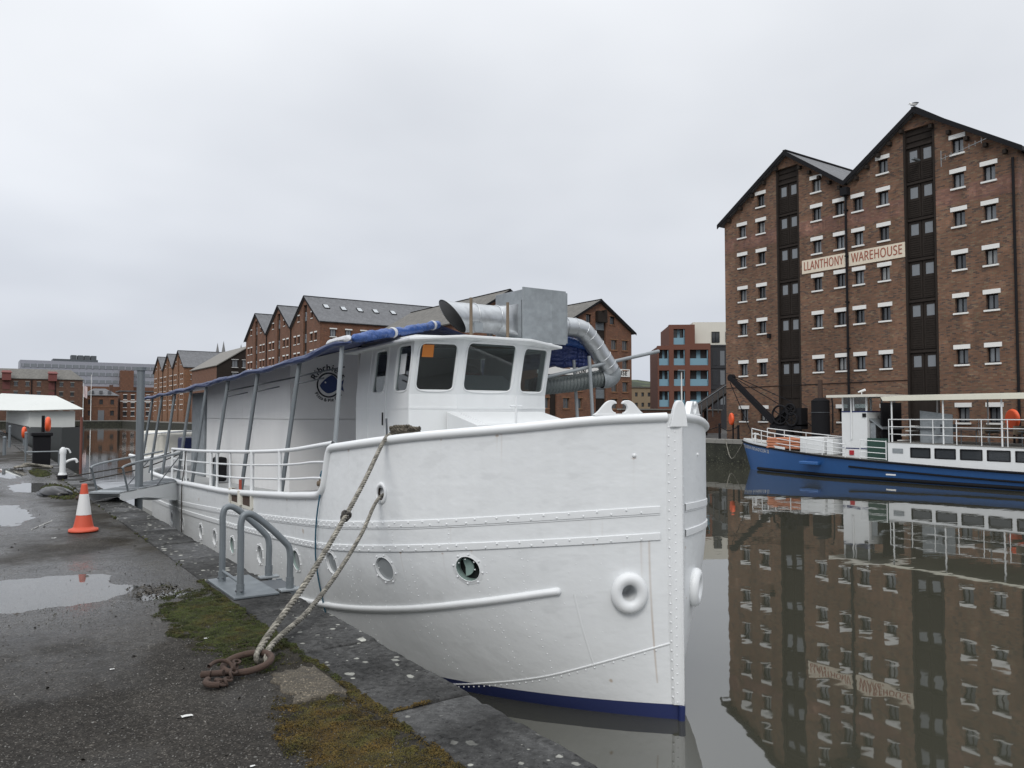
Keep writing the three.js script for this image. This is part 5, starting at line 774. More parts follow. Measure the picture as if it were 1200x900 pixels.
  put(b, 'aerial', mg([bar([16.35, 16.2, 0.35], [16.35, 17.15, 0.35], 0.02), bar([16.35, 16.65, 0.35], [18.9, 17.1, 0.5], 0.018), bar([16.3, 16.65, 0.05], [16.35, 16.65, 0.4], 0.02), ...[0, 1, 2, 3, 4, 5, 6].map((k) => bar([16.6 + k * 0.34, 16.55 + k * 0.06, 0.37 + k * 0.02], [16.6 + k * 0.34, 16.85 + k * 0.06, 0.37 + k * 0.02], 0.012))]), M.galvDull);
  put(b, 'cable', bar([0.0, 3.75, 0.03], [13.9, 3.85, 0.03], 0.02), M.black);
}
{ // gull on the ridge
  const x = 46.35, y = 20.27, z = -24.8, t = thing('gull', 'small gull perched on the warehouse gable', 'bird', [x, y, z]); const g = new THREE.SphereGeometry(1, 16, 12); g.scale(0.1, 0.1, 0.24); g.rotateX(0.25); g.translate(x, y + 0.2, z); part(t, 'body', mg([g, new THREE.SphereGeometry(0.07, 12, 8).translate(x, y + 0.32, z - 0.2), bar([x, y + 0.3, z - 0.26], [x, y + 0.28, z - 0.36], 0.02, 0.005), bar([x, y, z], [x, y + 0.14, z], 0.015)]), M.trim); const w = new THREE.SphereGeometry(1, 12, 8); w.scale(0.115, 0.06, 0.24); w.rotateX(0.15); w.translate(x, y + 0.24, z + 0.08); part(t, 'wings', w, M.darkSteel);
}
function gableRow(name, label, pos, rot, gables, D, o) { // a row of equal gables with loading bays up the middle
  const b = building(name, label, pos, rot, o.group), w = o.w, eave = o.eave, ridge = o.ridge, prof = [], out = [[0, -0.05], [gables * w, -0.05]], holes = [];
  for (let k = 0; k < gables; k++) { prof.push([k * w - (k ? 0 : 0.4), eave - (k ? 0 : 0.25)], [(k + 0.5) * w, ridge]); } prof.push([gables * w + 0.4, eave - 0.25]);
  out.push([gables * w, eave]); for (let k = gables - 1; k >= 0; k--) { out.push([(k + 0.5) * w, ridge - 0.05]); if (k) out.push([k * w, eave]); } out.push([0, eave]);
  for (let k = 0; k < gables; k++) {
    for (const y of o.rows) for (const f of o.cols) holes.push(addWindow(b, (k + f) * w, y, o.ww || 0.95, o.wh || 1.3, { lh: 0.22, sill: 0.14, trim: o.trim || M.trim, pane: M.pane }));
    holes.push(addWindow(b, (k + 0.27) * w, eave + (ridge - eave) * 0.28, 0.8, 1.0, { lh: 0.2, sill: 0.12 }), addWindow(b, (k + 0.73) * w, eave + (ridge - eave) * 0.28, 0.8, 1.0, { lh: 0.2, sill: 0.12 }));
    const x0 = (k + 0.5) * w - 0.85, x1 = (k + 0.5) * w + 0.85; holes.push([x0, x1, 0.02, ridge - 1.4]); put(b, 'loading_bay', box(x0, x1, 0.02, ridge - 1.4, -0.45, -0.3), M.blackWood);
    for (const y of [...o.rows, eave + 1.4]) { const d = put(b, 'loading_door', box(x0 + 0.1, x1 - 0.1, y - 0.7, y + 0.8, -0.3, -0.24), M.steel); const pn = sh(new THREE.Mesh(box(x0 + 0.25, x1 - 0.25, y, y + 0.65, -0.24, -0.225), M.pane)); pn.name = 'pane'; d.add(pn); }
    if (k) put(b, 'downpipe', bar([k * w, 0, 0.12], [k * w, eave, 0.12], 0.09), M.black);
  }
  put(b, 'wall', wallGeo(out, holes, 0.5), o.mat);
  // the long flank wall with its own windows
  for (const [x, r] of [[0, 1], [gables * w, -1]]) { void r; put(b, 'wall', box(x - (x ? 0.5 : 0), x + (x ? 0 : 0.5), -0.05, eave - 0.1, -D, -0.502), o.mat); }
  put(b, 'wall', box(0.5, gables * w - 0.5, -0.05, eave, -D, -D + 0.5), o.mat);
  roofPlanes(b, prof, D, o.roof || M.slate);
  if (o.flank) for (const y of o.flank.rows) for (let q = 0; q < o.flank.n; q++) addWindow(b, gables * w + 0.26, y, 0.95, 1.2, { lh: 0.2, sill: 0.14, rot: Math.PI / 2, pane: M.paneGrey, z: -2.2 - q * o.flank.step });
  if (o.lights) for (const [gx, z, up] of o.lights) { const k = Math.floor(gx), xr = (k + 0.5) * w, xe = (k + 1) * w, x = lerp(xr, xe, up), y = lerp(ridge, eave, up) + 0.2, a = Math.atan2(ridge - eave, w / 2); const g = box(-0.7, 0.7, 0, 0.1, -0.5, 0.5); const m = put(b, 'skylight', g, M.black, [x, y, z]); m.rotation.z = -a; const pn = sh(new THREE.Mesh(box(-0.58, 0.58, 0.1, 0.13, -0.4, 0.4), M.skylight)); pn.name = 'pane'; m.add(pn); }
  return b;
}
gableRow('gabled_warehouse', 'triple gabled red brick warehouse with slate roof and row of skylights', [46.6, 0, -166.5], -Math.PI / 2, 3, 26, { w: 14.2, eave: 17.3, ridge: 22.1, rows: [14.9, 11.9, 8.9, 5.9, 2.9], cols: [0.14, 0.28, 0.72, 0.86], mat: M.brickRed, lights: [[2.5, -2.6, 0.42], [2.5, -5.6, 0.46], [2.5, -8.6, 0.46], [2.5, -11.6, 0.46], [2.5, -15, 0.46], [0.5, -3.5, 0.75]], flank: { rows: [15.4, 12.4, 9.4], n: 7, step: 2.7 } });
gableRow('gabled_warehouse', 'far triple gabled orange brick warehouse with slate roof and single skylight', [46.6, 0, -268], -Math.PI / 2, 3, 24, { w: 14.4, eave: 14.9, ridge: 19.6, rows: [12.4, 9.6, 6.8, 4.0], cols: [0.14, 0.28, 0.72, 0.86], mat: M.brickWarm, lights: [[2.5, -10, 0.35]], flank: { rows: [12.2, 9.2, 6.2], n: 4, step: 4 } });
{ // long low-pitched brick building between the two gabled warehouses
  const b = building('brick_workshop', 'long brick building with grey lean-to roof and dark clad gable', [46.6, 0, -190], 0);
  put(b, 'wall', box(0.5, 24, -0.05, 13.4, -26, -0.3), M.brick); put(b, 'wall', wallGeo([[0, -0.05], [24, -0.05], [24, 13], [7.5, 18.4], [0, 13.6]], [], 0.3), M.blackWood);
  put(b, 'wall', box(-0.02, 0.5, -0.05, 13.4, -26, -0.31), M.brickRed);
  put(b, 'roof', slab([[-0.4, 13.4, 0.3], [7.5, 18.5, 0.3], [7.5, 18.5, -27], [-0.4, 13.4, -27]], 0.2), P0({ color: lin(0.2, 0.19, 0.175), map: grimeMap, roughness: 0.8 })); put(b, 'roof', slab([[7.5, 18.5, 0.3], [24.4, 13, 0.3], [24.4, 13, -27], [7.5, 18.5, -27]], 0.2), M.slate);
  for (const [x, y] of [[4, 14], [6.4, 14], [6.4, 11], [4, 11], [9.2, 14.6], [9.2, 11.2]]) addWindow(b, x, y, 1.3, 1.8, { lh: 0.1, sill: 0.1, pane: M.paneGrey, z: 0.27 });
}
{ // cathedral tower with four pinnacles far behind
  const t = building('church_tower', 'pale stone church tower with four pinnacles showing above far roofs', [128, 0, -478], 0); const st = P0({ color: lin(0.18, 0.18, 0.18), roughness: 0.9 });
  put(t, 'shaft', box(-8, 8, 0, 34, -16, 0), st);
  for (const [x, z] of [[-7, -1], [7, -1], [-7, -15], [7, -15]]) { const p = put(t, 'pinnacle', new THREE.CylinderGeometry(1.0, 1.2, 6, 8), st, [x, 36, z]); const c = sh(new THREE.Mesh(new THREE.ConeGeometry(1.15, 7, 8), st)); c.name = 'spirelet'; c.position.y = 6.5; p.add(c); }
}
{ // the double gabled warehouse with the white name band
  const b = building('signed_warehouse', 'double gabled brick warehouse with white lettered name band behind the wheelhouse', [47.4, 0, -80], 0); const W = 27.4, holes = [], prof = [[-0.5, 12.6], [6.9, 17.1], [14.4, 12.9], [21.7, 17.1], [28.0, 12.9]];
  for (const x of [4.2, 9.8, 12.6, 15.9, 18.0, 24.2, 26.2]) for (const y of [11.3, 8.6, 5.6, 3.3]) holes.push(addWindow(b, x, y, 1.0, 1.35, { lh: 0.16, sill: 0.14, trim: M.brickWarm, frameMat: M.wood }));
  for (const [x, y] of [[19.7, 14.6], [23.9, 14.6], [4.9, 14.6], [8.9, 14.6]]) holes.push(addWindow(b, x, y, 0.85, 1.1, { lh: 0.14, sill: 0.12, trim: M.brickWarm }));
  for (const xc of [6.9, 21.8]) { holes.push([xc - 0.9, xc + 0.9, 0.02, 15.6]); put(b, 'loading_bay', box(xc - 0.9, xc + 0.9, 0.02, 15.6, -0.5, -0.3), M.blackWood); for (const y of [13.2, 10, 7, 4]) { const d = put(b, 'loading_door', box(xc - 0.8, xc + 0.8, y, y + 1.2, -0.3, -0.22), M.steel); const p = sh(new THREE.Mesh(box(xc - 0.6, xc + 0.6, y + 1.25, y + 2.1, -0.3, -0.24), M.pane)); p.name = 'pane'; d.add(p); } put(b, 'lucam', mg([box(xc - 0.8, xc + 0.8, 14.2, 15.7, 0.01, 0.5), bar([xc, 15.7, 0.3], [xc, 15.7, 1.2], 0.1)]), M.blackWood); }
  holes.push([13.2, 14.3, 0.02, 5.2]); put(b, 'door', box(13.2, 14.3, 0.02, 5.2, -0.4, -0.25), M.blackWood);
  put(b, 'wall', wallGeo([[0, -0.05], [W, -0.05], [W, 13.1], [21.7, 16.95], [14.4, 12.85], [6.9, 17.0], [0, 12.9]], holes, 0.5), M.brickRed);
  put(b, 'wall', box(0, 0.5, -0.05, 12.8, -26, -0.502), M.brickRed); put(b, 'wall', box(W - 0.5, W, -0.05, 12.8, -26, -0.502), M.brickRed); put(b, 'wall', box(0.5, W - 0.5, -0.05, 12.7, -26, -25.5), M.brickRed);
  roofPlanes(b, prof, 26, M.slateMoss);
  const s = put(b, 'sign_board', box(11.2, 27.0, 7.0, 8.05, 0.01, 0.08), M.trim), ink = P0({ color: lin(0.03, 0.03, 0.03), roughness: 0.7 });
  for (const [str, x] of [['TON', 18.25], ['USE', 25.75]]) { const g = textGeo(str, 0.62, 0.03, font); g.translate(x, 7.2, 0.085); const m = sh(new THREE.Mesh(g, ink)); m.name = 'lettering'; s.add(m); }
}
{ // modern flats with pale blue glazing
  const b = building('apartment_block', 'modern brick apartment block with pale blue balcony glazing and cream upper storey', [77.4, 0, -77.6], -0.66); const W = 6.0;
  const dark = P0({ color: lin(0.02, 0.021, 0.025), roughness: 0.5 }), br = P0({ color: lin(0.15, 0.062, 0.043), map: grimeMap, roughness: 0.9 });
  const holes = []; const cell = (x0, x1, y0, y1) => { holes.push([x0, x1, y0, y1]); const f = put(b, 'balcony_window', mg([box(x0, x1, y0, y1, -0.9, -0.85)]), M.pane); const add = (n, g, m) => { const q = sh(new THREE.Mesh(g, m)); q.name = n; f.add(q); }; add('balustrade', box(x0 + 0.02, x1 - 0.02, y0 + 0.02, y0 + 0.95, -0.2, -0.15), M.blueGlass); add('blue_panel', box(x0 + (x1 - x0) * 0.4, x0 + (x1 - x0) * 0.62, y0, y1, -0.84, -0.8), M.blueGlass); add('post', box(x1 - 0.16, x1 - 0.06, y0 + 0.02, y1, -0.25, -0.15), M.blueGlass); };
  for (const y of [2.9, 5.75, 8.6]) { cell(0.2, 1.55, y, y + 2.15); cell(2.2, 3.75, y, y + 2.15); cell(4.4, 6.9, y, y + 2.15); }
  cell(2.2, 3.75, 11.45, 13.6);
  put(b, 'wall', wallGeo([[0, -0.05], [7.2, -0.05], [7.2, 11.6], [5.1, 11.6], [5.1, 14.2], [1.6, 14.2], [1.6, 11.3], [0, 11.3]], holes, 0.95), br); put(b, 'wall', box(0, 7.2, -0.05, 11.2, -9, -0.96), br); put(b, 'wall', box(1.6, 5.1, 11.2, 14.1, -9, -0.96), br);
  put(b, 'upper_storey', box(5.12, 14, 11.2, 14.7, -9, -1.6), M.cream); put(b, 'glazed_wing', box(7.25, 14, -0.05, 11.3, -9, -0.6), dark);
  for (const [x, y] of [[8.2, 12.6], [10.1, 12.6], [12, 12.6]]) addWindow(b, x, y, 1.1, 1.5, { lh: 0, sill: 0, z: -1.3 });
  for (let k = 0; k < 6; k++) for (const y of [3.2, 5.9, 8.6]) { const f = put(b, 'window', box(7.6 + k, 8.2 + k, y, y + 2.0, -0.598, -0.56), k % 2 ? M.paneGrey : M.pane); void f; }
  for (const y of [5.3, 8.2, 11.2]) put(b, 'floor_band', box(7.22, 14, y, y + 0.25, -0.598, -0.5), dark);
}
{ // low stone range and the wooded hill far behind it
  const b = building('stone_building', 'low tan stone building with small windows between warehouse and flats', [88, 0, -104], -0.35); const tan = P0({ color: lin(0.26, 0.2, 0.13), map: grimeMap, roughness: 0.9 }), holes = [];
  for (let k = 0; k < 9; k++) for (const y of [1.8, 3.6, 5.4]) holes.push(addWindow(b, 1 + k * 1.2, y, 0.5, 0.7, { lh: 0, sill: 0 }));
  put(b, 'wall', wallGeo([[0, -0.05], [12, -0.05], [12, 6.6], [0, 6.6]], holes, 0.4), tan); put(b, 'wall', box(0, 12, -0.05, 6.5, -6, -0.41), tan); put(b, 'roof', box(-0.2, 12.2, 6.6, 6.8, -6, 0.2), M.slateMoss);
  const hill = grid(60, 10, (a, c) => { const x = lerp(200, 1100, a), r = c; return [x, Math.sin(Math.PI * Math.min(1, r * 0.5 + 0.0)) * (44 + 34 * fbm(a * 5, 3, 4, 0, 241) + 8 * fbm(a * 40, c * 9, 3, 0, 243)) - 6, lerp(-560, -900, r) - 120 * a]; }, (a, c, p) => [p[0], p[2]]);
  const hm = tex(256, 256, (u, v) => { const n = fbm(u * 6, v * 6, 5, 6, 245), k = sst(0.45, 0.55, n); return [lerp(0.06, 0.028, k), lerp(0.075, 0.038, k), lerp(0.035, 0.022, k)]; }, [240, 240]); struct('hill', hill, P0({ map: hm, roughness: 1 }));
}
{ // end of the basin: old warehouse, customs house, hospital slab behind
  const b = building('long_warehouse', 'long dark brick warehouse with mossy hipped roof and covered hoists at basin head', [-14, 0, -314], 0); const W = 45.4, holes = [];
  for (let k = 0; k < 13; k++) { const x = 2 + k * 3.35; if (k === 6 || k === 10) continue; for (const y of [12.5, 9.2, 5.9, 2.6]) holes.push(addWindow(b, x, y, 1.1, 1.3, { lh: 0.3, sill: 0.2, trim: M.concrete })); }
  put(b, 'wall', wallGeo([[0, -0.05], [W, -0.05], [W, 14.3], [0, 14.3]], holes, 0.5), M.brickDark); put(b, 'wall', box(W - 0.5, W, -0.05, 14.2, -16, -0.51), M.brickDark); put(b, 'wall', box(0, W - 0.5, -0.05, 14.2, -16, -15.5), M.brickDark);
  const rf = [[-0.4, 14.3, 0.4], [W + 0.4, 14.3, 0.4], [W - 3, 18, -8], [-0.4, 18, -8]]; put(b, 'roof', slab(rf, 0.2), M.slateMoss); put(b, 'roof', slab([[W + 0.4, 14.3, 0.4], [W + 0.4, 14.3, -16.4], [W - 3, 18, -8]], 0.2), M.slateMoss); put(b, 'roof', slab([[W + 0.4, 14.3, -16.4], [-0.4, 14.3, -16.4], [-0.4, 18, -8], [W - 3, 18, -8]], 0.2), M.slateMoss);
  for (const k of [6, 10]) { const x = 2 + k * 3.35 + 0.6; put(b, 'lucam', mg([box(x - 1.3, x + 1.3, 13.6, 16.2, 0.02, 1.5), slab([[x - 1.6, 16.2, 1.8], [x + 1.6, 16.2, 1.8], [x + 1.2, 17.0, -0.8], [x - 1.2, 17.0, -0.8]], 0.15)]), P0({ color: lin(0.16, 0.05, 0.045), roughness: 0.8 })); for (const y of [10.6, 7.4, 4.2]) put(b, 'loading_door', box(x - 1.1, x + 1.1, y, y + 2.5, 0.01, 0.1), P0({ color: lin(0.13, 0.045, 0.04), roughness: 0.8 })); }
  for (const x of [8, 19.5, 30, 37]) put(b, 'downpipe', bar([x, 0, 0.2], [x, 14.2, 0.2], 0.14), M.black);
  const c = building('customs_house', 'two storey brick house with hipped slate roof and arched doorway at basin head', [32.4, 0, -318], 0), h2 = []; for (const x of [1.8, 5.4, 9]) for (const y of [6.6, 2.6]) { if (x === 5.4 && y < 3) continue; h2.push(addWindow(c, x, y, 1.2, 1.9, { lh: 0.3, sill: 0.25, trim: M.brickWarm })); }
  put(c, 'wall', wallGeo([[0, -0.05], [10.8, -0.05], [10.8, 9], [0, 9]], h2, 0.4), M.brickRed); put(c, 'wall', box(0, 10.8, -0.05, 9, -10, -0.41), M.brickRed); put(c, 'string_course', box(-0.05, 10.85, 4.7, 5.0, 0.01, 0.12), M.brickWarm); put(c, 'door', box(4.4, 6.4, 0, 3.6, 0.01, 0.2), M.paneGrey);
  const R = [[-0.5, 9, 0.5], [11.3, 9, 0.5], [11.3, 9, -10.5], [-0.5, 9, -10.5], [3.5, 11.6, -5], [7.3, 11.6, -5]]; for (const q of [[0, 1, 5, 4], [1, 2, 5], [2, 3, 4, 5], [3, 0, 4]]) put(c, 'roof', slab(q.map((i) => R[i]), 0.15), M.slate); put(c, 'chimney', box(8.6, 9.8, 10, 13, -5.6, -4.6), M.brickDark); for (const x of [2.6, 5.4, 8.2]) put(c, 'dormer', box(x - 0.5, x + 0.5, 9.6, 10.7, -1.6, -0.5), M.slate);
  const c2 = building('brick_terrace', 'red brick building with white string course beside the customs house', [44.6, 0, -322], 0), h3_ = []; for (let k = 0; k < 7; k++) for (const y of [8.6, 5.6, 2.4]) h3_.push(addWindow(c2, 1.6 + k * 2.6, y, 1.2, 1.7, { lh: 0.2, sill: 0.2 })); put(c2, 'wall', wallGeo([[0, -0.05], [19, -0.05], [19, 10.6], [0, 10.6]], h3_, 0.4), M.brickRed); put(c2, 'wall', box(0, 19, -0.05, 10.6, -10, -0.41), M.brickRed); put(c2, 'string_course', box(-0.1, 19.1, 6.9, 7.2, 0.01, 0.15), M.trim); put(c2, 'roof', box(-0.3, 19.3, 10.6, 11.0, -10.3, 0.3), M.slate);
  for (const [nm, lab, x0, y0, x1, y1, z, m] of [['office_block', 'wide grey modern block with long bands of glazing far behind the basin', 18, 0, 86, 29, -452, P0({ color: lin(0.30, 0.31, 0.35), roughness: 0.5 })]]) {
    const t = building(nm, lab, [x0, 0, z], 0), w = x1 - x0; put(t, 'wall', box(0, w, y0, y1, -20, 0), m); for (const y of [25.6, 22, 18.2]) { const wb = put(t, 'window_band', box(0.5, w - 0.5, y, y + 1.7, 0.01, 0.15), M.paneGrey); void wb; for (let k = 0; k < 22; k++) put(t, 'mullion', box(1 + k * w / 22.5, 1.5 + k * w / 22.5, y - 0.02, y + 1.72, 0.02, 0.3), m); } put(t, 'brick_base', box(8, w, 0, 16.6, 0.01, 1), M.brickRed); put(t, 'plant_room', mg([box(14, 34, 29, 30.2, -12, -1), ...[22, 25, 28, 31].map((x) => box(x, x + 2.4, 30.2, 32.4, -8, -2))]), M.darkSteel); put(t, 'stair_tower', box(44, 50, 0, 25, 0.02, 5), M.brickRed);
  }
  for (const [x, z, hgt, lb] of [[31.2, -309.5, 13, 'white flag pole flying a pale flag at the basin head'], [33.6, -309.5, 16, 'taller bare white flag pole before the customs house']]) { const f = thing('flag_pole', lb, 'flag pole', [x, 0, z], 'flag poles at the basin head'); part(f, 'pole', bar([x, 0, z], [x, hgt, z], 0.14, 0.08), M.trim); if (hgt < 14) { const g = grid(8, 6, (a, b2) => [x + 0.1 + 1.1 * a, 8.2 + 4 * b2 - 0.6 * a, z + 0.25 * Math.sin(a * 6 + b2 * 3)]); part(f, 'flag', g, P0({ color: lin(0.6, 0.5, 0.5), roughness: 0.8, side: THREE.DoubleSide })); } }
}
{ // steep timber ramp and low walls beside the big warehouse
  const t = thing('timber_ramp', 'dark timber ramp with slatted side rising beside the brick warehouse', 'ramp', [52, 0, -47]); const A = [48.0, 0.9, -46], Bq = [55.5, 4.4, -46.6];
  part(t, 'deck', beam(A, Bq, 1.6, 0.2), M.blackWood); for (let k = 0; k < 12; k++) { const q = k / 11; part(t, 'slat', bar([lerp(A[0], Bq[0], q), lerp(A[1], Bq[1], q) - 0.9, -45.1], [lerp(A[0], Bq[0], q), lerp(A[1], Bq[1], q) + 1.0, -45.1], 0.05, 0.05, 6), M.darkSteel); } part(t, 'handrail', bar([A[0], A[1] + 1, -45.1], [Bq[0], Bq[1] + 1, -45.1], 0.06), M.darkSteel); for (const q of [0.1, 0.5, 0.95]) part(t, 'leg', box(lerp(A[0], Bq[0], q) - 0.1, lerp(A[0], Bq[0], q) + 0.1, 0, lerp(A[1], Bq[1], q), -46.3, -46.1), M.blackWood);
  const w = thing('brick_wall', 'low dark brick wall on the far quay left of the warehouse', 'wall', [52, 0, -50]); part(w, 'brickwork', box(47, 60, 0, 2.2, -52, -51.6), M.brickDark); part(w, 'coping', box(46.9, 60.1, 2.2, 2.32, -52.08, -51.52), M.concrete);
}
// ---------------------------------------------------------------- blue passenger boat and the far quay
{
  const BX = 41.3, BZ = -33.7, t = thing('passenger_boat', 'blue hulled passenger boat with white cabin and canopied upper deck across the water', 'boat', [BX, -1.7, -20]);
  const hb = (s, y) => 2.6 * Math.pow(clamp(s / 7.5), 0.62) * lerp(0.86, 1, clamp((y + 1.7) / 1.2)), sheer = curveFn([[0, 0.06], [2, -0.16], [6, -0.45], [11, -0.70], [17.5, -0.88], [28, -0.9]]);
  const hp = (s, y, sd, o = 0) => [BX + sd * (hb(s, y) + o), y, BZ - 0 + s + 0.55 * clamp((-y - 0.1) / 1.6) * Math.max(0, 1 - s / 3)];
  const hg = (sd) => grid(70, 12, (a, b) => { const s = a * 30, y = lerp(-2.2, sheer(s), b); return hp(s, y, sd); }, (a, b, p) => [p[2], p[1]]);
  const h = part(t, 'hull', mg([hg(-1), hg(1)]), M.blueHull);
  const rubb = (f, r, s0, s1, m, n) => { const p = []; for (let s = s0; s <= s1; s += 0.5) p.push(hp(s, f(s), -1, 0.02)); part(h, n, tube(p, r, 90, 8), m); };
  rubb((s) => sheer(s), 0.06, 0.05, 29.5, M.black, 'gunwale'); rubb((s) => sheer(s) - 0.42, 0.05, 9, 29.5, M.black, 'rubbing_strake'); rubb(() => -1.58, 0.09, 1.6, 29.5, M.black, 'boot_topping');
  part(h, 'deck', grid(50, 4, (a, b) => { const s = 0.15 + a * 29.5, y = sheer(s) + 0.02, w = hb(s, y) - 0.02; return [BX - w + 2 * w * b, y, BZ + s]; }), M.concrete);
  part(h, 'bow_bulwark', mg([-1, 1].map((sd) => grid(20, 2, (a, b) => { const s = 0.03 + a * 4.5; return hp(s, sheer(s) + 0.03 + 0.16 * b, sd, -0.06); }))), M.whitePlain);
  const nm = textGeo('QUEEN BOADICEA II', 0.2, 0.01, font); { const p = nm.attributes.position; for (let i = 0; i < p.count; i++) { const s = 1.75 + p.getX(i) * 1.05, q = hp(s, sheer(s) - 0.34 + p.getY(i), -1, 0.012); p.setXYZ(i, ...q); } nm.computeVertexNormals(); } part(h, 'painted_name', nm, M.trim, 'white painted boat name');
  part(h, 'bow_fender', rbox(BX - 2.75, BX - 2.2, -1.05, -0.86, BZ + 6.1, BZ + 7.3, 0.05), M.blueHull); part(h, 'draught_mark', box(38.63, 38.68, -1.35, -1.28, -22.5, -22), M.trim);
  // bow rails
  const rp = (s, k) => { const q = hp(s, sheer(s), -1, -0.12); return [q[0], q[1] + k * (1.02 - 0.03 * s), q[2]]; }, rp2 = (s, k) => { const q = hp(s, sheer(s), 1, -0.12); return [q[0], q[1] + k * (1.02 - 0.03 * s), q[2]]; };
  for (const f of [rp, rp2]) { const r = []; for (let s = 1.3; s < 9; s += 0.5) r.push(f(s, 1)); const rl = part(t, 'bow_rail', tube(r, 0.03, 50, 6), M.whitePlain); for (const k of [0.38, 0.7]) { const r2 = []; for (let s = 1.3; s < 9; s += 0.5) r2.push(f(s, k)); part(rl, 'rail_bar', tube(r2, 0.022, 50, 6), M.whitePlain); } for (const s of [1.3, 2.3, 3.6, 4.9, 6.2, 7.4, 8.8]) part(rl, 'rail_post', bar(f(s, 0), f(s, 1), 0.026), M.whitePlain); }
  part(t, 'samson_post', mg([bar([BX, 0, BZ + 0.95], [BX, 0.6, BZ + 0.95], 0.07), bar([BX - 0.3, 0.52, BZ + 0.95], [BX + 0.3, 0.52, BZ + 0.95], 0.05)]), M.whitePlain);
  const raft = []; for (let k = 0; k < 4; k++) raft.push(rbox(39.7, 41.4, -0.28 + k * 0.165, -0.12 + k * 0.165, -30.7 + 0.06 * (k % 2), -28.35, 0.06)); part(t, 'life_raft', mg(raft), M.orangeFaded, 'stacked orange life rafts');
  part(t, 'deck_locker', rbox(39.6, 41.4, -0.45, 0.46, -28.25, -26.7, 0.03), M.whitePlain); part(t, 'deck_locker', rbox(39.7, 40.6, -0.5, 0.35, -26.6, -26.2, 0.03), M.whitePlain);
  // wheelhouse
  const wh = part(t, 'wheelhouse', mg([box(39.75, 42.6, -0.62, 1.9, -25.65, -24.15)]), M.whitePlain);
  part(wh, 'blue_band', mg([box(39.74, 42.61, 1.88, 1.95, -25.66, -24.14), box(39.74, 42.61, -0.12, -0.06, -25.66, -24.14)]), M.navy); part(wh, 'red_lamp', box(39.70, 39.75, -0.45, -0.2, -25.2, -24.95), P0({ color: lin(0.4, 0.02, 0.03), roughness: 0.4 }));
  for (const z of [-25.6, -24.95, -24.2]) for (const x of [39.8, 42.55]) part(wh, 'roof_post', box(x - 0.04, x + 0.04, 1.95, 2.72, z - 0.04, z + 0.04), M.whitePlain); part(wh, 'windscreen', mg([box(39.8, 39.82, 1.96, 2.7, -25.55, -24.25), box(39.85, 42.5, 1.96, 2.7, -25.62, -25.6)]), M.glass);
  part(wh, 'roof', slab([[39.3, 2.84, -26.3], [39.3, 2.84, -23.4], [43, 2.84, -23.4], [43, 2.84, -26.3]], 0.14), M.cream); part(wh, 'mast', bar([39.7, 0.4, -25.05], [39.7, 2.8, -25.05], 0.04), M.whitePlain); part(wh, 'horn', mg([bar([40.5, 2.84, -24.9], [40.5, 3.1, -24.9], 0.02), bar([40.5, 3.0, -25.1], [40.5, 3.12, -24.7], 0.04, 0.07)]), M.whitePlain); part(wh, 'lamp', box(39.70, 39.75, 1.62, 1.82, -24.4, -24.2), M.black);
  part(t, 'stair_hood', mg([slab([[39.9, 1.55, -24.1], [39.9, 1.0, -23.35], [42, 1.0, -23.35], [42, 1.55, -24.1]], 0.06), box(39.95, 40.0, 0.25, 1.3, -24.1, -23.8)]), M.galvDull); part(t, 'doorway', box(40.1, 42, -0.6, 2.4, -23.6, -23.5), M.black); part(t, 'green_door', box(39.55, 39.6, -0.7, 0.5, -24.05, -22.9), M.green);
  for (const k of [0, 0.28, 0.56, 0.9]) part(t, 'gate_bar', bar([38.95, -0.5 + k, -24.1], [38.95, -0.55 + k, -22.65], 0.022), M.whitePlain); for (const z of [-24.1, -22.65]) part(t, 'gate_post', bar([38.95, -0.6, z], [38.95, 0.4, z], 0.025), M.whitePlain);
  // cabin with a row of saloon windows
  const wz = [-21.35, -20.3, -20.05, -19.15, -18.85, -17.95, -17.8, -16.9, -16.7, -15.8], holes = []; for (let k = 0; k < 10; k++) { const z0 = -21.36 + k * 1.21; holes.push([z0, z0 + 0.98, -0.40, 0.08]); } void wz;
  const cg = wallGeo([[-22.55, -0.76], [-8, -0.95], [-8, 0.12], [-22.55, 0.34]], holes, 0.06); cg.rotateY(-Math.PI / 2); cg.translate(38.95, 0, 0); const cab = part(t, 'cabin', cg, M.whitePlain);
  holes.forEach(([z0, z1, y0, y1], k) => { const w = part(cab, 'window', mg([box(38.935, 38.97, y0 - 0.02, y0 + 0.025, z0, z1), box(38.935, 38.97, y1 - 0.025, y1 + 0.02, z0, z1), box(38.935, 38.97, y0, y1, z0 - 0.02, z0 + 0.025), box(38.935, 38.97, y0, y1, z1 - 0.025, z1 + 0.02)]), M.black); void w; part(cab, 'pane', box(38.985, 38.995, y0, y1, z0, z1), M.pane); void k; });
  part(cab, 'end_wall', box(38.96, 43.6, -0.75, 0.3, -22.56, -22.5), M.whitePlain); part(cab, 'saloon_floor', box(39.05, 43.6, -0.9, -0.84, -22.4, -8), M.black); part(cab, 'far_wall', box(43.6, 43.65, -0.9, 0.2, -22.5, -8), M.whitePlain); part(cab, 'name_plate', box(38.93, 38.945, -0.22, 0.02, -22.3, -21.75), M.galvDull);
  part(t, 'upper_deck', slab([[38.93, 0.345, -22.56], [38.93, 0.13, -8], [43.7, 0.13, -8], [43.7, 0.345, -22.56]], 0.03), M.concrete);
  const dy = (z) => lerp(0.345, 0.13, (z + 22.56) / 14.56), rt = 1.5;
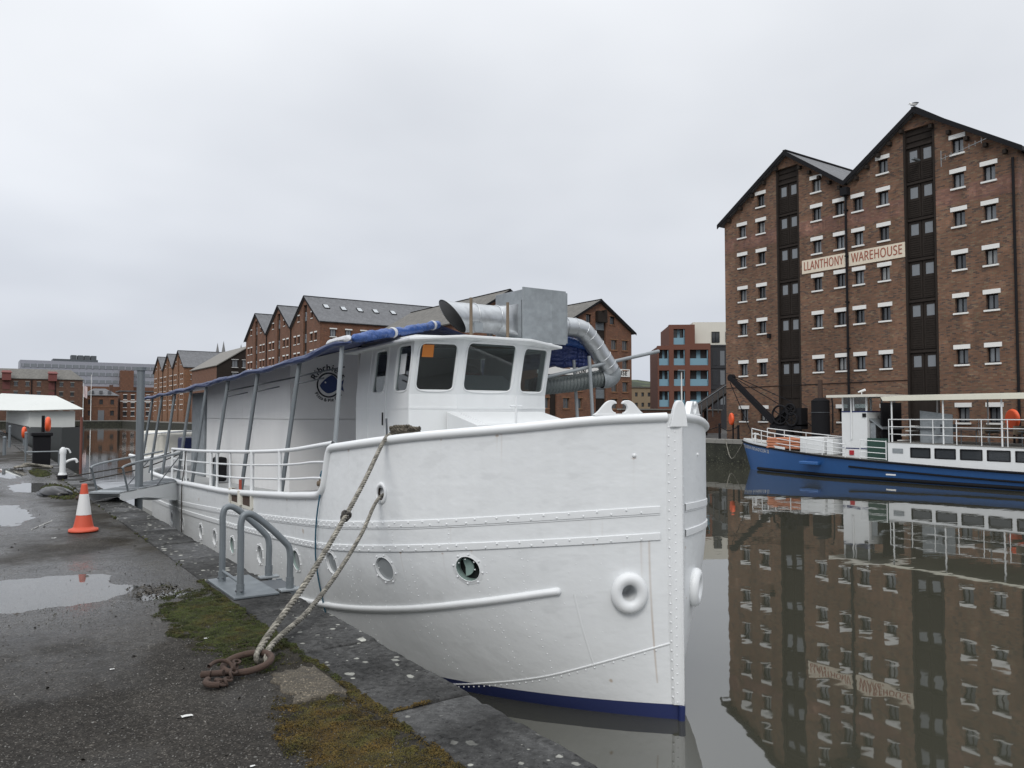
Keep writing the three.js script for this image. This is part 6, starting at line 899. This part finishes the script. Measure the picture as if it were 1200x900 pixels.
  const ur = part(t, 'deck_rail', tube([[38.98, rt, -22.5], [38.98, rt + 0.01, -16], [38.98, rt, -8]], 0.026, 30, 6), M.whitePlain); for (const k of [0.35, 0.68]) part(ur, 'rail_bar', bar([38.98, lerp(dy(-22.5), rt, k), -22.5], [38.98, lerp(dy(-8), rt, k), -8], 0.018), M.whitePlain); for (let z = -22.5; z < -8; z += 1.13) part(ur, 'rail_post', bar([38.98, dy(z), z], [38.98, rt, z], 0.022), M.whitePlain);
  const far = part(t, 'deck_rail', bar([43.6, rt, -22.5], [43.6, rt, -8], 0.026), M.whitePlain); for (let z = -22.5; z < -8; z += 1.13) part(far, 'rail_post', bar([43.6, dy(z), z], [43.6, rt, z], 0.022), M.whitePlain);
  const cn = part(t, 'canopy', mg([slab([[38.8, 2.46, -22.7], [38.8, 2.46, -8], [38.95, 2.66, -8], [38.95, 2.66, -22.9]], 0.02), slab([[38.95, 2.66, -22.9], [38.95, 2.66, -8], [41.3, 2.8, -8], [41.3, 2.8, -22.9]], 0.02), slab([[41.3, 2.8, -22.9], [41.3, 2.8, -8], [43.8, 2.6, -8], [43.8, 2.6, -22.9]], 0.02)]), P0({ color: lin(0.46, 0.45, 0.38), map: grimeMap, roughness: 0.8 })); for (const z of [-22.35, -19.75, -17.1, -14.4, -11.7]) for (const x of [39.02, 43.55]) part(cn, 'canopy_post', bar([x, dy(z), z], [x, 2.62, z], 0.04), M.whitePlain);
  for (const [z, h2] of [[-20.9, 1.15], [-18.9, 1.05], [-17.6, 1.05], [-16.2, 1.05], [-14.8, 1.05]]) { const tb = part(t, 'table', box(39.5, 41, dy(z) + 0.7, dy(z) + 0.74, z - 0.45, z + 0.45), M.darkSteel); for (const dz of [-0.35, 0.35]) part(tb, 'leg', bar([39.7, dy(z), z + dz], [39.7, dy(z) + 0.7, z + dz], 0.025), M.darkSteel); part(tb, 'bench', mg([box(39.4, 41, dy(z) + 0.42, dy(z) + 0.46, z + 0.5, z + 0.8), box(39.4, 41, dy(z) + 0.55, dy(z) + 0.95, z + 0.8, z + 0.83)]), h2 > 1.1 ? M.darkSteel : M.wood); }
  part(t, 'stair_screen', slab([[39.6, 0.33, -21.2], [39.6, 0.33, -19.6], [39.6, 1.75, -19.6], [39.6, 1.95, -21.2]], 0.05), M.galvDull);
  part(t, 'steps', mg([0, 1, 2, 3].map((k) => box(39.4, 40.2, 0.4 + k * 0.25, 0.44 + k * 0.25, -22.3 + k * 0.22, -22.05 + k * 0.22))), M.trim);
  single('mooring_rope', 'slack pale mooring line from blue bow to the far quay', 'rope', tube([[BX - 0.2, 0.0, BZ + 0.2], [42.3, -1.2, -35.5], [44.0, 0.02, -37.5]], 0.03, 40, 6), M.rope, [44, 0, -37.5]);
}
{ // hand crane on the far quay
  const t = thing('dock_crane', 'black iron hand crane with long jib and gear wheels on far quay', 'crane', [45.2, 0, -33.2]);
  part(t, 'jib', mg([beam([45.0, 1.2, -34.1], [45.0, 4.4, -37.75], 0.28, 0.34), beam([45.4, 1.2, -34.1], [45.05, 4.4, -37.7], 0.12, 0.2)]), M.black); part(t, 'jib_head', new THREE.CylinderGeometry(0.26, 0.26, 0.3, 20).rotateZ(Math.PI / 2).translate(45.05, 4.42, -37.75), M.black);
  part(t, 'pedestal', new THREE.CylinderGeometry(0.5, 0.7, 1.0, 20).translate(45.2, 0.5, -33.4), M.black); part(t, 'frame', mg([beam([45.0, 0.9, -34.3], [45.0, 2.4, -32.9], 0.14, 0.3), beam([45.5, 0.9, -34.3], [45.5, 2.4, -32.9], 0.14, 0.3), box(44.9, 45.6, 0.8, 1.1, -34.4, -31.9), box(44.9, 45.6, 1.0, 2.2, -32.3, -31.9)]), M.black);
  for (const [y, z, r] of [[1.75, -33.5, 0.62], [1.45, -32.6, 0.42], [2.1, -32.7, 0.36]]) { const g = new THREE.TorusGeometry(r, 0.07, 8, 36); g.rotateY(Math.PI / 2); g.translate(44.86, y, z); const w = part(t, 'gear_wheel', g, M.black); for (let k = 0; k < 3; k++) { const a = k * Math.PI / 3; part(w, 'spoke', bar([44.86, y - r * Math.cos(a), z - r * Math.sin(a)], [44.86, y + r * Math.cos(a), z + r * Math.sin(a)], 0.035, 0.035, 6), M.black); } }
  for (const [a, b] of [[[45.1, 4.55, -37.6], [45.2, 2.6, -32.8]], [[45.1, 4.35, -37.4], [45.3, 2.0, -33]], [[45.0, 4.1, -37.85], [44.8, 0.6, -35.9]], [[45.3, 2.2, -33.2], [45.3, 0.9, -31.2]]]) part(t, 'stay_rod', bar(a, b, 0.03, 0.03, 6), M.black);
}
{
  const t = thing('boiler_tank', 'upright black boiler tank with rusty chimney standing before the warehouse', 'tank', [45.1, 0, -30.6]); part(t, 'tank', new THREE.CylinderGeometry(0.56, 0.56, 2.6, 28).translate(45.1, 1.35, -30.6), M.black); part(t, 'lid', new THREE.CylinderGeometry(0.3, 0.58, 0.18, 28).translate(45.1, 2.74, -30.6), M.black); part(t, 'chimney', bar([45.1, 2.8, -30.6], [45.1, 4.0, -30.6], 0.17, 0.15, 16), M.rust); part(t, 'pipe', tube([[45.1, 2.9, -30.2], [45.1, 2.95, -29.85], [45.1, 2.6, -29.75], [45.1, 0.6, -29.75]], 0.045, 30, 8), M.black); part(t, 'band', mg([0.5, 1.9].map((y) => new THREE.TorusGeometry(0.57, 0.02, 6, 32).rotateX(Math.PI / 2).translate(45.1, y, -30.6))), M.darkSteel);
  const places = [[45.0, 1.45, -37.75, 0.36, 'orange life ring case on black post left of the dock crane'], [45.0, 1.5, -19.2, 0.46, 'orange life ring case behind the passenger boat upper deck']];
  for (const [x, y, z, r, lab] of places) { const b = thing('lifebuoy_case', lab, 'lifebuoy', [x, 0, z], 'lifebuoy cases on far quay'); const g = new THREE.CylinderGeometry(r, r, 0.22, 32); const e = new THREE.TorusGeometry(r - 0.02, 0.11, 10, 36).rotateX(Math.PI / 2); const m = mg([g, e]); m.rotateZ(Math.PI / 2); m.rotateY(-0.6); m.translate(x, y, z); part(b, 'case', m, M.orange); part(b, 'post', bar([x + 0.16, 0, z], [x + 0.16, y + 0.2, z], 0.06), M.black); }
  for (const [z, h] of [[-38.6, 1.05], [-36.9, 0.95], [-41.5, 1.0], [-44.5, 1.0]]) { const b = thing('iron_post', 'short black iron post along the far quay edge', 'post', [44.7, 0, z], 'iron posts on the far quay'); part(b, 'shaft', bar([44.7, 0.02, z], [44.7, h, z], 0.09, 0.07), M.black); part(b, 'cap', new THREE.SphereGeometry(0.1, 12, 8).translate(44.7, h, z), M.black); }
  single('quay_chain', 'black chain rail slung between iron posts on far quay', 'chain', mg([[-44.5, -41.5], [-41.5, -38.6], [-38.6, -36.9]].map(([a, b]) => tube([[44.7, 0.9, a], [44.7, 0.62, (a + b) / 2], [44.7, 0.9, b]], 0.03, 20, 6))), M.black, [44.7, 0, -40.5]);
  const d = thing('work_float', 'small white floating pontoon under the far quay wall beyond the bow', 'pontoon', [43.0, -1.7, -43]); part(d, 'deck', rbox(42.4, 43.7, -1.2, -0.95, -45, -41.5, 0.03), P0({ color: lin(0.5, 0.58, 0.68), roughness: 0.4 })); part(d, 'float', rbox(42.5, 43.6, -1.95, -1.2, -44.9, -41.6, 0.1), M.black);
  const st = thing('lamp_standard', 'slim pale lamp post on the quay beyond the white bow', 'lamp post', [64.5, 0, -61]); part(st, 'column', bar([64.5, 0, -61], [64.5, 6.6, -61], 0.1, 0.07), M.trim); part(st, 'lantern', rbox(64.1, 64.9, 6.6, 6.75, -61.2, -60.8, 0.05), M.steel);
}
renderer.render(scene, camera);
